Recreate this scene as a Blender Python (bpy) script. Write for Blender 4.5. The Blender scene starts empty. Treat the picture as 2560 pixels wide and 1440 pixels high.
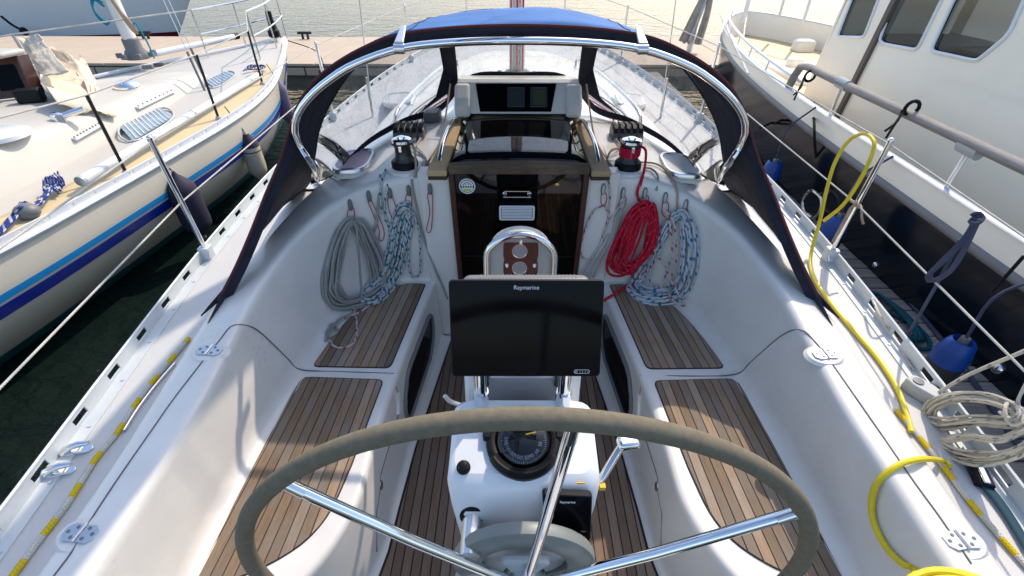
import bpy, math, random
from math import sin, cos, pi, radians, sqrt, atan2
from mathutils import Vector as V, Matrix
from mathutils.bvhtree import BVHTree
from mathutils.geometry import tessellate_polygon
random.seed(7)
scene = bpy.context.scene
col = scene.collection

# ------------------------------------------------------------------ camera
F = 1138.0
pitch, yaw, roll = radians(37.56), radians(-.12), radians(-.137)
CAM = V((-.028, 0, 2.0))
fwd = V((sin(yaw) * cos(pitch), cos(yaw) * cos(pitch), -sin(pitch)))
right0 = V((cos(yaw), -sin(yaw), 0)); down0 = fwd.cross(right0)
rgt = cos(roll) * right0 + sin(roll) * down0
dwn = -sin(roll) * right0 + cos(roll) * down0
cd = bpy.data.cameras.new('camera'); cam = bpy.data.objects.new('camera', cd); col.objects.link(cam)
cd.sensor_width = 36; cd.lens = 36 * F / 2560; cd.clip_start = .02; cd.clip_end = 3000
cam.matrix_world = Matrix(((rgt.x, -dwn.x, -fwd.x, CAM.x), (rgt.y, -dwn.y, -fwd.y, CAM.y), (rgt.z, -dwn.z, -fwd.z, CAM.z), (0, 0, 0, 1)))
scene.camera = cam

# ------------------------------------------------------------------ sky, sun, exposure
SUN = V((.53, .86, 1.05)).normalized()          # direction towards the sun
w = bpy.data.worlds.new('World'); scene.world = w; w.use_nodes = True
nt = w.node_tree; nt.nodes.clear()
sky = nt.nodes.new('ShaderNodeTexSky'); sky.sky_type = 'NISHITA'; sky.sun_disc = False
sky.sun_elevation = math.asin(SUN.z); sky.sun_rotation = atan2(SUN.x, SUN.y)
sky.altitude = 0; sky.air_density = 1.0; sky.dust_density = 1.6; sky.ozone_density = .9
bg = nt.nodes.new('ShaderNodeBackground'); bg.inputs[1].default_value = .15
wo = nt.nodes.new('ShaderNodeOutputWorld')
nt.links.new(sky.outputs[0], bg.inputs[0]); nt.links.new(bg.outputs[0], wo.inputs[0])
sl = bpy.data.lights.new('sun', 'SUN'); sl.energy = 2.0; sl.angle = radians(.6); sl.color = (1, .87, .70)
so = bpy.data.objects.new('sun', sl); col.objects.link(so)
so.rotation_euler = (-SUN).to_track_quat('-Z', 'Y').to_euler(); so.location = (4, 6, 9)
vs = scene.view_settings; vs.view_transform = 'Standard'; vs.look = 'None'; vs.gamma = 1; vs.use_curve_mapping = False
vs.exposure = 1.0

# ------------------------------------------------------------------ pixel -> world (real depth always given)
def ray(px, py):
    return (rgt * (px - 1280) + dwn * (py - 720) + fwd * F) / F
def at(px, py, x=None, y=None, z=None):
    v = ray(px, py)
    if z is not None: t = (z - CAM.z) / v.z
    elif y is not None: t = (y - CAM.y) / v.y
    else: t = (x - CAM.x) / v.x
    return CAM + v * t

# ------------------------------------------------------------------ materials
MATS = {}
def nd(nt, kind, **kw):
    n = nt.nodes.new(kind)
    for k, v in kw.items(): setattr(n, k, v)
    return n
def mat(name, color, rough=.5, metal=0., var=0., vscale=3., bump=0., bscale=60., spec=.5, coat=0., stretch=None, dark=None, rvar=0., bdist=.004, objvar=0.):
    """principled material with procedural colour / roughness variation and fine relief"""
    m = bpy.data.materials.new(name); m.use_nodes = True; t = m.node_tree
    b = t.nodes['Principled BSDF']; L = t.links.new
    b.inputs['Roughness'].default_value = rough; b.inputs['Metallic'].default_value = metal
    b.inputs['Specular IOR Level'].default_value = spec
    if coat: b.inputs['Coat Weight'].default_value = coat; b.inputs['Coat Roughness'].default_value = .06
    c = (*color, 1); b.inputs['Base Color'].default_value = c
    tc = nd(t, 'ShaderNodeTexCoord'); src = tc.outputs['Object']
    if stretch:
        mp = nd(t, 'ShaderNodeMapping'); mp.inputs['Scale'].default_value = stretch; L(src, mp.inputs[0]); src = mp.outputs[0]
    out = None
    if var or dark:
        n = nd(t, 'ShaderNodeTexNoise'); n.inputs['Scale'].default_value = vscale; n.inputs['Detail'].default_value = 6; n.inputs['Roughness'].default_value = .65
        L(src, n.inputs['Vector'])
        r = nd(t, 'ShaderNodeValToRGB'); d = dark or tuple(max(0, x * (1 - var)) for x in color)
        r.color_ramp.elements[0].position = .32; r.color_ramp.elements[0].color = (*d, 1)
        r.color_ramp.elements[1].position = .68; r.color_ramp.elements[1].color = c
        L(n.outputs['Fac'], r.inputs[0]); out = r.outputs[0]
        if rvar:
            mr = nd(t, 'ShaderNodeMapRange'); mr.inputs['To Min'].default_value = rough - rvar; mr.inputs['To Max'].default_value = rough + rvar
            L(n.outputs['Fac'], mr.inputs['Value']); L(mr.outputs[0], b.inputs['Roughness'])
    if objvar:
        oi = nd(t, 'ShaderNodeObjectInfo'); mr = nd(t, 'ShaderNodeMapRange'); mr.inputs['To Min'].default_value = 1 - objvar; mr.inputs['To Max'].default_value = 1 + objvar
        L(oi.outputs['Random'], mr.inputs['Value'])
        mx = nd(t, 'ShaderNodeVectorMath', operation='SCALE'); 
        if out: L(out, mx.inputs[0])
        else: mx.inputs[0].default_value = color
        L(mr.outputs[0], mx.inputs['Scale']); out = mx.outputs[0]
    if out: L(out, b.inputs['Base Color'])
    if bump:
        n2 = nd(t, 'ShaderNodeTexNoise'); n2.inputs['Scale'].default_value = bscale; n2.inputs['Detail'].default_value = 4; L(src, n2.inputs['Vector'])
        bp = nd(t, 'ShaderNodeBump'); bp.inputs['Strength'].default_value = bump; bp.inputs['Distance'].default_value = bdist
        L(n2.outputs['Fac'], bp.inputs['Height']); L(bp.outputs[0], b.inputs['Normal'])
    MATS[name] = m; return m
def teak(name, c1, c2, c3, stretch=(60, 3.2, 20)):
    m = bpy.data.materials.new(name); m.use_nodes = True; t = m.node_tree; L = t.links.new; b = t.nodes['Principled BSDF']
    g = nd(t, 'ShaderNodeNewGeometry'); oi = nd(t, 'ShaderNodeObjectInfo')
    mp = nd(t, 'ShaderNodeMapping'); mp.inputs['Scale'].default_value = stretch
    ad = nd(t, 'ShaderNodeVectorMath', operation='ADD'); L(g.outputs['Position'], ad.inputs[0])
    cmb = nd(t, 'ShaderNodeCombineXYZ'); ml = nd(t, 'ShaderNodeMath', operation='MULTIPLY'); ml.inputs[1].default_value = 13.7
    L(oi.outputs['Random'], ml.inputs[0]); L(ml.outputs[0], cmb.inputs[1]); L(cmb.outputs[0], ad.inputs[1]); L(ad.outputs[0], mp.inputs[0])
    n = nd(t, 'ShaderNodeTexNoise'); n.inputs['Scale'].default_value = 3.5; n.inputs['Detail'].default_value = 8; n.inputs['Roughness'].default_value = .7; n.inputs['Distortion'].default_value = .6; L(mp.outputs[0], n.inputs['Vector'])
    r = nd(t, 'ShaderNodeValToRGB'); e = r.color_ramp.elements
    e[0].position = .3; e[0].color = (*c1, 1); e[1].position = .7; e[1].color = (*c2, 1); L(n.outputs['Fac'], r.inputs[0])
    n2 = nd(t, 'ShaderNodeTexNoise'); n2.inputs['Scale'].default_value = 5; n2.inputs['Detail'].default_value = 5; L(ad.outputs[0], n2.inputs['Vector'])
    mr = nd(t, 'ShaderNodeMapRange'); mr.inputs['From Min'].default_value = .4; mr.inputs['From Max'].default_value = .66; mr.inputs['To Max'].default_value = .75; L(n2.outputs['Fac'], mr.inputs['Value'])
    mx = nd(t, 'ShaderNodeMix', data_type='RGBA'); L(mr.outputs[0], mx.inputs['Factor']); L(r.outputs[0], mx.inputs['A']); mx.inputs['B'].default_value = (*c3, 1)
    m2 = nd(t, 'ShaderNodeMapRange'); m2.inputs['To Min'].default_value = .62; m2.inputs['To Max'].default_value = 1.32; L(oi.outputs['Random'], m2.inputs['Value'])
    sc = nd(t, 'ShaderNodeVectorMath', operation='SCALE'); L(mx.outputs['Result'], sc.inputs[0]); L(m2.outputs[0], sc.inputs['Scale']); L(sc.outputs[0], b.inputs['Base Color'])
    b.inputs['Roughness'].default_value = .72; b.inputs['Specular IOR Level'].default_value = .3
    bp = nd(t, 'ShaderNodeBump'); bp.inputs['Strength'].default_value = .35; bp.inputs['Distance'].default_value = .002; L(n.outputs['Fac'], bp.inputs['Height']); L(bp.outputs[0], b.inputs['Normal'])
    MATS[name] = m
def rope_mat(name, base, fleck=None, fscale=28., thr=.45, second=None, rough=.85, helix=1, band=None):
    """braided rope: UV u = metres along, v = once around"""
    m = bpy.data.materials.new(name); m.use_nodes = True; t = m.node_tree; L = t.links.new; b = t.nodes['Principled BSDF']
    uv = nd(t, 'ShaderNodeUVMap'); sx = nd(t, 'ShaderNodeSeparateXYZ'); L(uv.outputs[0], sx.inputs[0])
    def M(op, a, c=None):
        n = nd(t, 'ShaderNodeMath', operation=op)
        for i, q in enumerate((a, c)):
            if q is None: continue
            if isinstance(q, (int, float)): n.inputs[i].default_value = q
            else: L(q, n.inputs[i])
        return n.outputs[0]
    u, v = sx.outputs[0], sx.outputs[1]
    def sn(fr, k): return M('SINE', M('ADD', M('MULTIPLY', u, fr * 2 * pi), M('MULTIPLY', v, k * 2 * pi)))
    p1, p2 = sn(110., 3), sn(110., -3)
    h = M('MAXIMUM', p1, p2)
    no = nd(t, 'ShaderNodeTexNoise'); no.inputs['Scale'].default_value = 9; no.inputs['Detail'].default_value = 3
    tcn = nd(t, 'ShaderNodeTexCoord'); L(tcn.outputs['Object'], no.inputs['Vector'])
    rr = nd(t, 'ShaderNodeValToRGB'); rr.color_ramp.elements[0].position = .3; rr.color_ramp.elements[1].position = .7
    rr.color_ramp.elements[0].color = (*[x * .72 for x in base], 1); rr.color_ramp.elements[1].color = (*base, 1); L(no.outputs['Fac'], rr.inputs[0])
    cur = rr.outputs[0]
    for cc, fr, k, th in ((fleck, fscale, helix, thr), (second, fscale * .5, -1, .85)):
        if cc is None: continue
        f1 = M('GREATER_THAN', M('MULTIPLY', M('ADD', sn(fr, k), 1.), M('ADD', M('MULTIPLY', sn(fr * .5, -1), .5), .75)), th * 2)
        mx = nd(t, 'ShaderNodeMix', data_type='RGBA'); L(f1, mx.inputs['Factor']); L(cur, mx.inputs['A']); mx.inputs['B'].default_value = (*cc, 1); cur = mx.outputs['Result']
    if band:
        f1 = M('GREATER_THAN', M('SINE', M('MULTIPLY', u, band[1] * 2 * pi)), .25)
        mx = nd(t, 'ShaderNodeMix', data_type='RGBA'); L(f1, mx.inputs['Factor']); L(cur, mx.inputs['A']); mx.inputs['B'].default_value = (*band[0], 1); cur = mx.outputs['Result']
    L(cur, b.inputs['Base Color']); b.inputs['Roughness'].default_value = rough; b.inputs['Specular IOR Level'].default_value = .2
    bp = nd(t, 'ShaderNodeBump'); bp.inputs['Strength'].default_value = .6; bp.inputs['Distance'].default_value = .0015; L(h, bp.inputs['Height']); L(bp.outputs[0], b.inputs['Normal'])
    MATS[name] = m
def clear(name, tint, haze=.12, hazecol=(.8, .8, .8), rough=.02, fres=1.35, haze_tex=0., streak=8., bump=0.):
    """transparent sheet: tinted see-through, sharp reflection, faint milky scratches"""
    m = bpy.data.materials.new(name); m.use_nodes = True; t = m.node_tree; L = t.links.new; t.nodes.remove(t.nodes['Principled BSDF'])
    o = t.nodes['Material Output']
    tr = nd(t, 'ShaderNodeBsdfTransparent'); tr.inputs[0].default_value = (*tint, 1)
    df = nd(t, 'ShaderNodeBsdfDiffuse'); df.inputs[0].default_value = (*hazecol, 1)
    gl = nd(t, 'ShaderNodeBsdfGlossy'); gl.inputs['Roughness'].default_value = rough
    m1 = nd(t, 'ShaderNodeMixShader'); m2 = nd(t, 'ShaderNodeMixShader')
    if haze_tex:
        tc = nd(t, 'ShaderNodeTexCoord'); n = nd(t, 'ShaderNodeTexNoise'); n.inputs['Scale'].default_value = streak; n.inputs['Detail'].default_value = 8; n.inputs['Roughness'].default_value = .75; n.inputs['Distortion'].default_value = 1.5
        L(tc.outputs['Object'], n.inputs['Vector'])
        r = nd(t, 'ShaderNodeMapRange'); r.inputs['From Min'].default_value = .45; r.inputs['From Max'].default_value = .75; r.inputs['To Min'].default_value = haze; r.inputs['To Max'].default_value = haze + haze_tex
        L(n.outputs['Fac'], r.inputs['Value']); L(r.outputs[0], m1.inputs[0])
        if bump:
            bp = nd(t, 'ShaderNodeBump'); bp.inputs['Strength'].default_value = bump; bp.inputs['Distance'].default_value = .03
            n3 = nd(t, 'ShaderNodeTexNoise'); n3.inputs['Scale'].default_value = 3.5; L(tc.outputs['Object'], n3.inputs['Vector'])
            L(n3.outputs['Fac'], bp.inputs['Height']); L(bp.outputs[0], gl.inputs['Normal'])
    else: m1.inputs[0].default_value = haze
    L(tr.outputs[0], m1.inputs[1]); L(df.outputs[0], m1.inputs[2])
    fr = nd(t, 'ShaderNodeFresnel'); fr.inputs[0].default_value = fres
    L(fr.outputs[0], m2.inputs[0]); L(m1.outputs[0], m2.inputs[1]); L(gl.outputs[0], m2.inputs[2]); L(m2.outputs[0], o.inputs[0])
    MATS[name] = m

mat('gelcoat', (.72, .70, .665), .32, vscale=3.2, coat=.2, dark=(.63, .61, .57), rvar=.12, bump=.12, bscale=7, bdist=.006)
def specks(m_, scale, thr, amount, tone):
    t = m_.node_tree; L = t.links.new; b = t.nodes['Principled BSDF']; src = b.inputs['Base Color'].links[0].from_socket
    g = nd(t, 'ShaderNodeNewGeometry'); n = nd(t, 'ShaderNodeTexNoise'); n.inputs['Scale'].default_value = scale; n.inputs['Detail'].default_value = 3; L(g.outputs['Position'], n.inputs['Vector'])
    n2 = nd(t, 'ShaderNodeTexNoise'); n2.inputs['Scale'].default_value = scale * .06; L(g.outputs['Position'], n2.inputs['Vector'])
    a = nd(t, 'ShaderNodeMath', operation='MULTIPLY'); L(n.outputs['Fac'], a.inputs[0]); L(n2.outputs['Fac'], a.inputs[1])
    r = nd(t, 'ShaderNodeMapRange'); r.inputs['From Min'].default_value = thr; r.inputs['From Max'].default_value = thr + .06; r.inputs['To Max'].default_value = amount; L(a.outputs[0], r.inputs['Value'])
    mx = nd(t, 'ShaderNodeMix', data_type='RGBA'); L(r.outputs[0], mx.inputs['Factor']); L(src, mx.inputs['A']); mx.inputs['B'].default_value = (*tone, 1); L(mx.outputs['Result'], b.inputs['Base Color'])
specks(MATS['gelcoat'], 46., .395, .3, (.40, .36, .30))
mat('nonskid', (.56, .555, .54), .55, var=.06, vscale=3, bump=.5, bscale=420, bdist=.002)
mat('seam', (.12, .12, .13), .8)
mat('caulk', (.008, .008, .009), .75)
teak('teak_seat', (.165, .108, .066), (.32, .222, .142), (.25, .22, .19))
teak('teak_sole', (.15, .092, .06), (.255, .165, .11), (.21, .16, .13))
teak('teak_trim', (.42, .28, .13), (.64, .45, .24), (.48, .35, .21))
teak('teak_weathered', (.06, .042, .03), (.24, .165, .10), (.05, .036, .028), (3.0, 60, 60))
mat('stainless', (.72, .72, .72), .10, 1., var=.05, vscale=20, rvar=.04)
mat('brushed', (.68, .69, .70), .28, 1., var=.1, vscale=30)
mat('alu_rail', (.58, .62, .64), .5, .15, var=.08, vscale=6)
mat('navy_canvas', (.022, .024, .045), .92, var=.45, vscale=7, bump=.7, bscale=9, bdist=.02, dark=(.010, .011, .022))
mat('blue_canvas', (.045, .17, .46), .88, var=.28, vscale=5, bump=.25, bscale=14, bdist=.02)
mat('piping', (.10, .018, .02), .8, var=.3, vscale=30)
mat('black_plastic', (.008, .009, .011), .5, spec=.18, var=.2, vscale=20)
mat('grey_plastic', (.16, .165, .17), .5, var=.15, vscale=15)
mat('clutch_grey', (.12, .115, .105), .4, var=.2, vscale=25)
mat('winch_drum', (.055, .055, .058), .4, .4, var=.25, vscale=40)
mat('black_glass', (.004, .004, .006), .12, spec=.09, vscale=9, dark=(.002, .002, .003), rvar=.09)
mat('white_plastic', (.70, .71, .72), .4)
mat('light_grey', (.42, .44, .44), .45, var=.08, vscale=10)
mat('drive_grey', (.19, .21, .20), .42, var=.12, vscale=8)
mat('leather', (.195, .168, .120), .97, vscale=70, bump=.5, bscale=600, bdist=.0015, dark=(.150, .130, .095), spec=.1)
mat('leather_worn', (.14, .12, .09), .95, var=.4, vscale=60, bump=.9, bscale=260)
mat('print_white', (.75, .76, .77), .6)
mat('print_yellow', (.7, .42, .03), .6)
mat('sticker_green', (.42, .55, .06), .5)
mat('dial_blue', (.012, .016, .022), .15)
mat('lcd_grey', (.035, .045, .052), .12)
mat('lcd_green', (.055, .066, .03), .15)
mat('cabin_dark', (.03, .018, .014), .6)
mat('cabin_beige', (.50, .40, .28), .6, var=.2, vscale=4)
mat('mahogany', (.07, .022, .014), .35, var=.4, vscale=5, stretch=(1, 1, 14))
clear('vinyl', (.82, .83, .84), .20, (.74, .74, .74), .04, 1.22, haze_tex=.30, streak=7, bump=.04)
clear('smoked', (.25, .165, .145), .0, rough=.02, fres=1.5)
clear('smoked_hatch', (.06, .05, .055), .06, (.05, .045, .05), .03, 1.5)
clear('amber', (.40, .10, .085), .16, (.20, .06, .05), .05, 1.45)
clear('purple_acrylic', (.30, .26, .32), .25, (.16, .14, .18), .05, 1.5)
clear('hatch_pink', (.6, .45, .5), .97, (.80, .60, .66), .2, 1.12)
clear('hatch_white', (.7, .7, .7), .97, (.88, .88, .88), .2, 1.12)  # white put into the lens colour for the right coaming hatch's bright reflection
clear('cabin_glass', (.42, .46, .50), .02, (.1, .1, .1), .01, 1.7)
mat('hull_cream', (.72, .67, .56), .22, var=.06, vscale=1.5, coat=.4, bump=.0)
mat('deck_cream', (.52, .49, .43), .5, var=.08, vscale=2, bump=.3, bscale=300, bdist=.001)
mat('deck_tan', (.60, .48, .28), .6, var=.1, vscale=3)
mat('stripe_dark', (.004, .03, .33), .25)
mat('stripe_light', (.01, .27, .66), .25)
mat('boot_teal', (.008, .13, .16), .45, var=.4, vscale=6)
mat('hull_navy', (.006, .010, .018), .16, spec=.35, coat=.1, var=.2, vscale=1)
mat('cabin_cream', (.90, .83, .70), .28, var=.06, vscale=1.6, coat=.4, bump=.08, bscale=3, bdist=.01)
mat('strake_grey', (.20, .20, .205), .55, var=.15, vscale=6)
mat('grey_wood', (.30, .275, .25), .75, var=.35, vscale=5, stretch=(10, 1, 10), bump=.3, bscale=20)
mat('brown_trim', (.12, .095, .075), .6, var=.2, vscale=6)
mat('canvas_cream', (.68, .58, .44), .8, var=.2, vscale=6, bump=.6, bscale=9, bdist=.03)
mat('fender_navy', (.022, .018, .045), .75, var=.25, vscale=14, bump=.2, bscale=300, bdist=.001)
mat('fender_cream', (.58, .50, .38), .6, var=.3, vscale=9)
mat('fender_blue', (.003, .06, .32), .4, var=.15, vscale=6)
mat('fender_dark', (.025, .028, .035), .5, var=.2, vscale=8)
mat('fender_violet', (.16, .13, .22), .6, var=.2, vscale=9)
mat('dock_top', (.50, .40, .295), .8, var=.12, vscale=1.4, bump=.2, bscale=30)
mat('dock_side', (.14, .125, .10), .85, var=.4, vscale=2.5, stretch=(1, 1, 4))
mat('pontoon_wood', (.34, .31, .285), .85, var=.45, vscale=4, stretch=(1.2, 14, 14), bump=.5, bscale=30, objvar=.25)
mat('hose_yellow', (.74, .58, .01), .42, var=.16, vscale=18, bump=.2, bscale=90, bdist=.001)
mat('white_paint', (.72, .74, .76), .3, var=.05, vscale=2, coat=.3)
mat('boat_hull_white', (.78, .79, .80), .3, var=.08, vscale=1.2, coat=.3)
mat('dark_red', (.12, .01, .02), .4)
mat('mast_white', (.72, .72, .70), .3, var=.08, vscale=3)
mat('black_steel', (.03, .03, .032), .35, .5)
mat('webbing_teal', (.006, .055, .09), .8, var=.2, vscale=60)
mat('brass', (.55, .38, .12), .25, 1.)
mat('chrome', (.8, .81, .82), .05, 1.)
mat('blind_blue', (.28, .37, .42), .3, var=.3, vscale=8)
rope_mat('rope_grey', (.36, .36, .335))
rope_mat('rope_white', (.62, .61, .57))
rope_mat('rope_teal', (.60, .62, .62), (.01, .17, .25), 26, .55)
rope_mat('rope_blue', (.60, .64, .66), (.02, .17, .33), 20, .72)
rope_mat('rope_red', (.56, .010, .04), (.58, .12, .12), 34, 1.02)
rope_mat('rope_pink', (.60, .56, .53), (.36, .07, .08), 24, .62)
rope_mat('rope_thin_red', (.45, .035, .03))
rope_mat('rope_yellow', (.58, .57, .50), None, band=((.60, .44, .02), 9.))
rope_mat('rope_cream', (.66, .61, .50), (.26, .25, .24), 16, .95)
rope_mat('rope_navy', (.07, .08, .13))
rope_mat('rope_black', (.015, .015, .017))
rope_mat('rope_tealdark', (.006, .09, .13))
rope_mat('rope_cobalt', (.03, .05, .20), (.5, .52, .6), 14, .6)
rope_mat('rope_tan', (.48, .36, .26))
rope_mat('lifeline', (.62, .60, .55))

# ------------------------------------------------------------------ mesh builder
def cr(pts, n, closed=False, arc=True):
    """Catmull-Rom through pts; n samples, even along the length when arc"""
    P = [V(p) for p in pts]; N = len(P)
    seg = N if closed else N - 1
    def g(i):
        if closed: return P[i % N]
        if i < 0: return P[0] * 2 - P[1]
        if i >= N: return P[-1] * 2 - P[-2]
        return P[i]
    def ev(s):
        i = min(int(s), seg - 1); t = s - i
        a, b, c, d = g(i - 1), g(i), g(i + 1), g(i + 2)
        return .5 * ((2 * b) + (c - a) * t + (2 * a - 5 * b + 4 * c - d) * t * t + (3 * b - 3 * c + d - a) * t ** 3)
    if not arc: return [ev(seg * k / (n - 1)) for k in range(n)]
    K = max(n * 3, seg * 8); D = [ev(seg * k / K) for k in range(K + 1)]
    acc = [0.]
    for a, b in zip(D, D[1:]): acc.append(acc[-1] + (b - a).length)
    out = []; j = 0; m = n if closed else n - 1
    for k in range(n):
        q = acc[-1] * k / m
        while j < K - 1 and acc[j + 1] < q: j += 1
        h = acc[j + 1] - acc[j]; out.append(D[j].lerp(D[j + 1], (q - acc[j]) / h if h > 1e-9 else 0))
    return out
def fillet(pts, rad, k=4):
    """round the inner corners of a polyline; constant point count"""
    out = [pts[0]]
    for i in range(1, len(pts) - 1):
        p, a, b = pts[i], pts[i - 1], pts[i + 1]; r = rad[i - 1]
        da, db = (a - p), (b - p); ra = min(r, da.length * .45); rb = min(r, db.length * .45)
        A = p + da.normalized() * ra if da.length > 1e-6 else p; B = p + db.normalized() * rb if db.length > 1e-6 else p
        for j in range(k + 1):
            t = j / k; out.append(A * (1 - t) ** 2 + p * 2 * t * (1 - t) + B * t * t)
    out.append(pts[-1]); return out
class MB:
    def __init__(s): s.v = []; s.f = []; s.uv = {}
    def add(s, vs, fs, uvs=None):
        o = len(s.v); s.v += [V(p) for p in vs]
        for i, q in enumerate(fs):
            if uvs: s.uv[len(s.f)] = uvs[i]
            s.f.append(tuple(a + o for a in q))
        return s
    def box(s, c, size, R=None):
        c = V(c); R = R or Matrix.Identity(3); h = [q / 2 for q in size]
        vs = [c + R @ V((sx * h[0], sy * h[1], sz * h[2])) for sz in (-1, 1) for sy in (-1, 1) for sx in (-1, 1)]
        return s.add(vs, [(0, 2, 3, 1), (4, 5, 7, 6), (0, 1, 5, 4), (2, 6, 7, 3), (0, 4, 6, 2), (1, 3, 7, 5)])
    def bar(s, a, b, w, h, up=V((0, 0, 1))):
        a, b = V(a), V(b); d = (b - a).normalized(); x = d.cross(up)
        if x.length < 1e-4: x = V((1, 0, 0))
        x.normalize(); z = x.cross(d)
        vs = [p + x * (sx * w / 2) + z * (sz * h / 2) for p in (a, b) for sx, sz in ((-1, -1), (1, -1), (1, 1), (-1, 1))]
        return s.add(vs, [(3, 2, 1, 0), (4, 5, 6, 7), (0, 1, 5, 4), (1, 2, 6, 5), (2, 3, 7, 6), (3, 0, 4, 7)])
    def tube(s, pts, r, n=8, closed=False, rads=None, squash=1.):
        P = [V(p) for p in pts]; N = len(P); T = []
        for i in range(N):
            a = P[(i - 1) % N] if closed or i else P[0]; b = P[(i + 1) % N] if closed or i < N - 1 else P[-1]
            t = b - a; T.append(t.normalized() if t.length > 1e-9 else V((0, 0, 1)))
        ref = V((0, 0, 1)) if abs(T[0].z) < .9 else V((1, 0, 0))
        nn = (ref - T[0] * ref.dot(T[0])).normalized(); vs = []; ln = [0.]
        for i in range(N):
            nn = nn - T[i] * nn.dot(T[i]); nn = nn.normalized() if nn.length > 1e-6 else V((1, 0, 0))
            bb = T[i].cross(nn); rr = rads[i] if rads else r
            vs += [P[i] + (nn * cos(2 * pi * k / n) + bb * sin(2 * pi * k / n) * squash) * rr for k in range(n)]
            if i: ln.append(ln[-1] + (P[i] - P[i - 1]).length)
        fs = []; uvs = []
        for i in range(N if closed else N - 1):
            j = (i + 1) % N; lj = ln[j] if j else ln[-1] + (P[0] - P[-1]).length
            for k in range(n):
                k2 = (k + 1) % n; fs.append((i * n + k, j * n + k, j * n + k2, i * n + k2)[::-1])
                uvs.append(((ln[i], k / n), (lj, k / n), (lj, (k + 1) / n), (ln[i], (k + 1) / n))[::-1])
        if not closed:
            fs += [tuple(range(n)), tuple(reversed(range((N - 1) * n, N * n)))]; uvs += [[(0, 0)] * n, [(0, 0)] * n]
        return s.add(vs, fs, uvs)
    def rope(s, pts, r, step=.02, n=7, closed=False):
        L = sum((V(b) - V(a)).length for a, b in zip(pts, pts[1:])); return s.tube(cr(pts, max(6, int(L / step)), closed), r, n, closed)
    def lathe(s, prof, n=20, M=None, caps=True):
        M = M or Matrix.Identity(4); vs = [M @ V((r * cos(2 * pi * k / n), r * sin(2 * pi * k / n), h)) for r, h in prof for k in range(n)]
        fs = [(i * n + k, i * n + (k + 1) % n, (i + 1) * n + (k + 1) % n, (i + 1) * n + k) for i in range(len(prof) - 1) for k in range(n)]
        if caps: fs += [tuple(reversed(range(n))), tuple(range((len(prof) - 1) * n, len(prof) * n))]
        return s.add(vs, fs)
    def grid(s, rows, cu=False, flip=False):
        n = len(rows[0]); vs = [p for r in rows for p in r]; fs = []
        for i in range(len(rows) - 1):
            for k in range(n if cu else n - 1):
                q = (i * n + k, i * n + (k + 1) % n, (i + 1) * n + (k + 1) % n, (i + 1) * n + k); fs.append(q[::-1] if flip else q)
        return s.add(vs, fs)
    def prism(s, poly, d):
        """flat polygon (3d points, wound so its normal points along -d) extruded by d"""
        P = [V(p) for p in poly]; d = V(d); n = len(P)
        return s.add(P + [p + d for p in P], [tuple(reversed(range(n))), tuple(range(n, 2 * n))] + [(i, (i + 1) % n, n + (i + 1) % n, n + i) for i in range(n)])
    def ball(s, c, r, n=10, sc=(1, 1, 1)):
        prof = [(r * sin(pi * i / n) * 1.0 + 1e-5, -r * cos(pi * i / n)) for i in range(n + 1)]
        return s.lathe(prof, n * 2, Matrix.Translation(V(c)) @ Matrix.Diagonal((*sc, 1)))
    def build(s, name, m, parent=None, smooth=True, bevel=0., solid=0., ang=38, seg=2):
        me = bpy.data.meshes.new(name)
        lo = V([min(p[i] for p in s.v) for i in range(3)]); hi = V([max(p[i] for p in s.v) for i in range(3)])
        org = V(((lo.x + hi.x) / 2, (lo.y + hi.y) / 2, lo.z))
        me.from_pydata([p - org for p in s.v], [], s.f); me.update()
        if s.uv:
            ul = me.uv_layers.new(name='UVMap')
            for i, pl in enumerate(me.polygons):
                q = s.uv.get(i)
                if q:
                    for j, li in enumerate(pl.loop_indices): ul.data[li].uv = q[j]
        if smooth:
            me.polygons.foreach_set('use_smooth', [True] * len(me.polygons)); me.set_sharp_from_angle(angle=radians(ang))
        me.materials.append(MATS[m]); o = bpy.data.objects.new(name, me); col.objects.link(o)
        o.location = org - (world_loc(parent) if parent else V((0, 0, 0))); o.parent = parent
        if solid: q = o.modifiers.new('thickness', 'SOLIDIFY'); q.thickness = solid; q.offset = 0
        if bevel: q = o.modifiers.new('bevel', 'BEVEL'); q.width = bevel; q.segments = seg; q.limit_method = 'ANGLE'; q.angle_limit = radians(35)
        return o
WL = {}
def world_loc(o):
    p = V((0, 0, 0))
    while o: p += o.location; o = o.parent
    return p
def thing(name, label, cat, loc, group=None):
    o = bpy.data.objects.new(name, None); col.objects.link(o); o.location = loc; o.empty_display_size = .1
    return tag(o, label, cat, group)
def tag(o, label, cat, group=None):
    o['label'] = label; o['category'] = cat
    if group: o['group'] = group
    return o
def struct(o): o['kind'] = 'structure'; return o
def add_text(name, s, size, M, m, parent, thick=.0006):
    cu = bpy.data.curves.new(name, 'FONT'); cu.body = s; cu.size = size; cu.align_x = 'CENTER'; cu.align_y = 'CENTER'; cu.extrude = thick; cu.resolution_u = 3
    tmp = bpy.data.objects.new(name, cu); col.objects.link(tmp)
    me = bpy.data.meshes.new_from_object(tmp.evaluated_get(bpy.context.evaluated_depsgraph_get())); bpy.data.objects.remove(tmp)
    b = MB(); b.add([M @ v.co for v in me.vertices], [tuple(p.vertices) for p in me.polygons])
    return b.build(name, m, parent, smooth=False)
def frame(o, x, y):
    """matrix with origin o, axes x, y (orthonormalised), z = x cross y"""
    x = V(x).normalized(); y = V(y); y = (y - x * y.dot(x)).normalized(); z = x.cross(y)
    return Matrix(((x.x, y.x, z.x, o[0]), (x.y, y.y, z.y, o[1]), (x.z, y.z, z.z, o[2]), (0, 0, 0, 1)))
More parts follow.
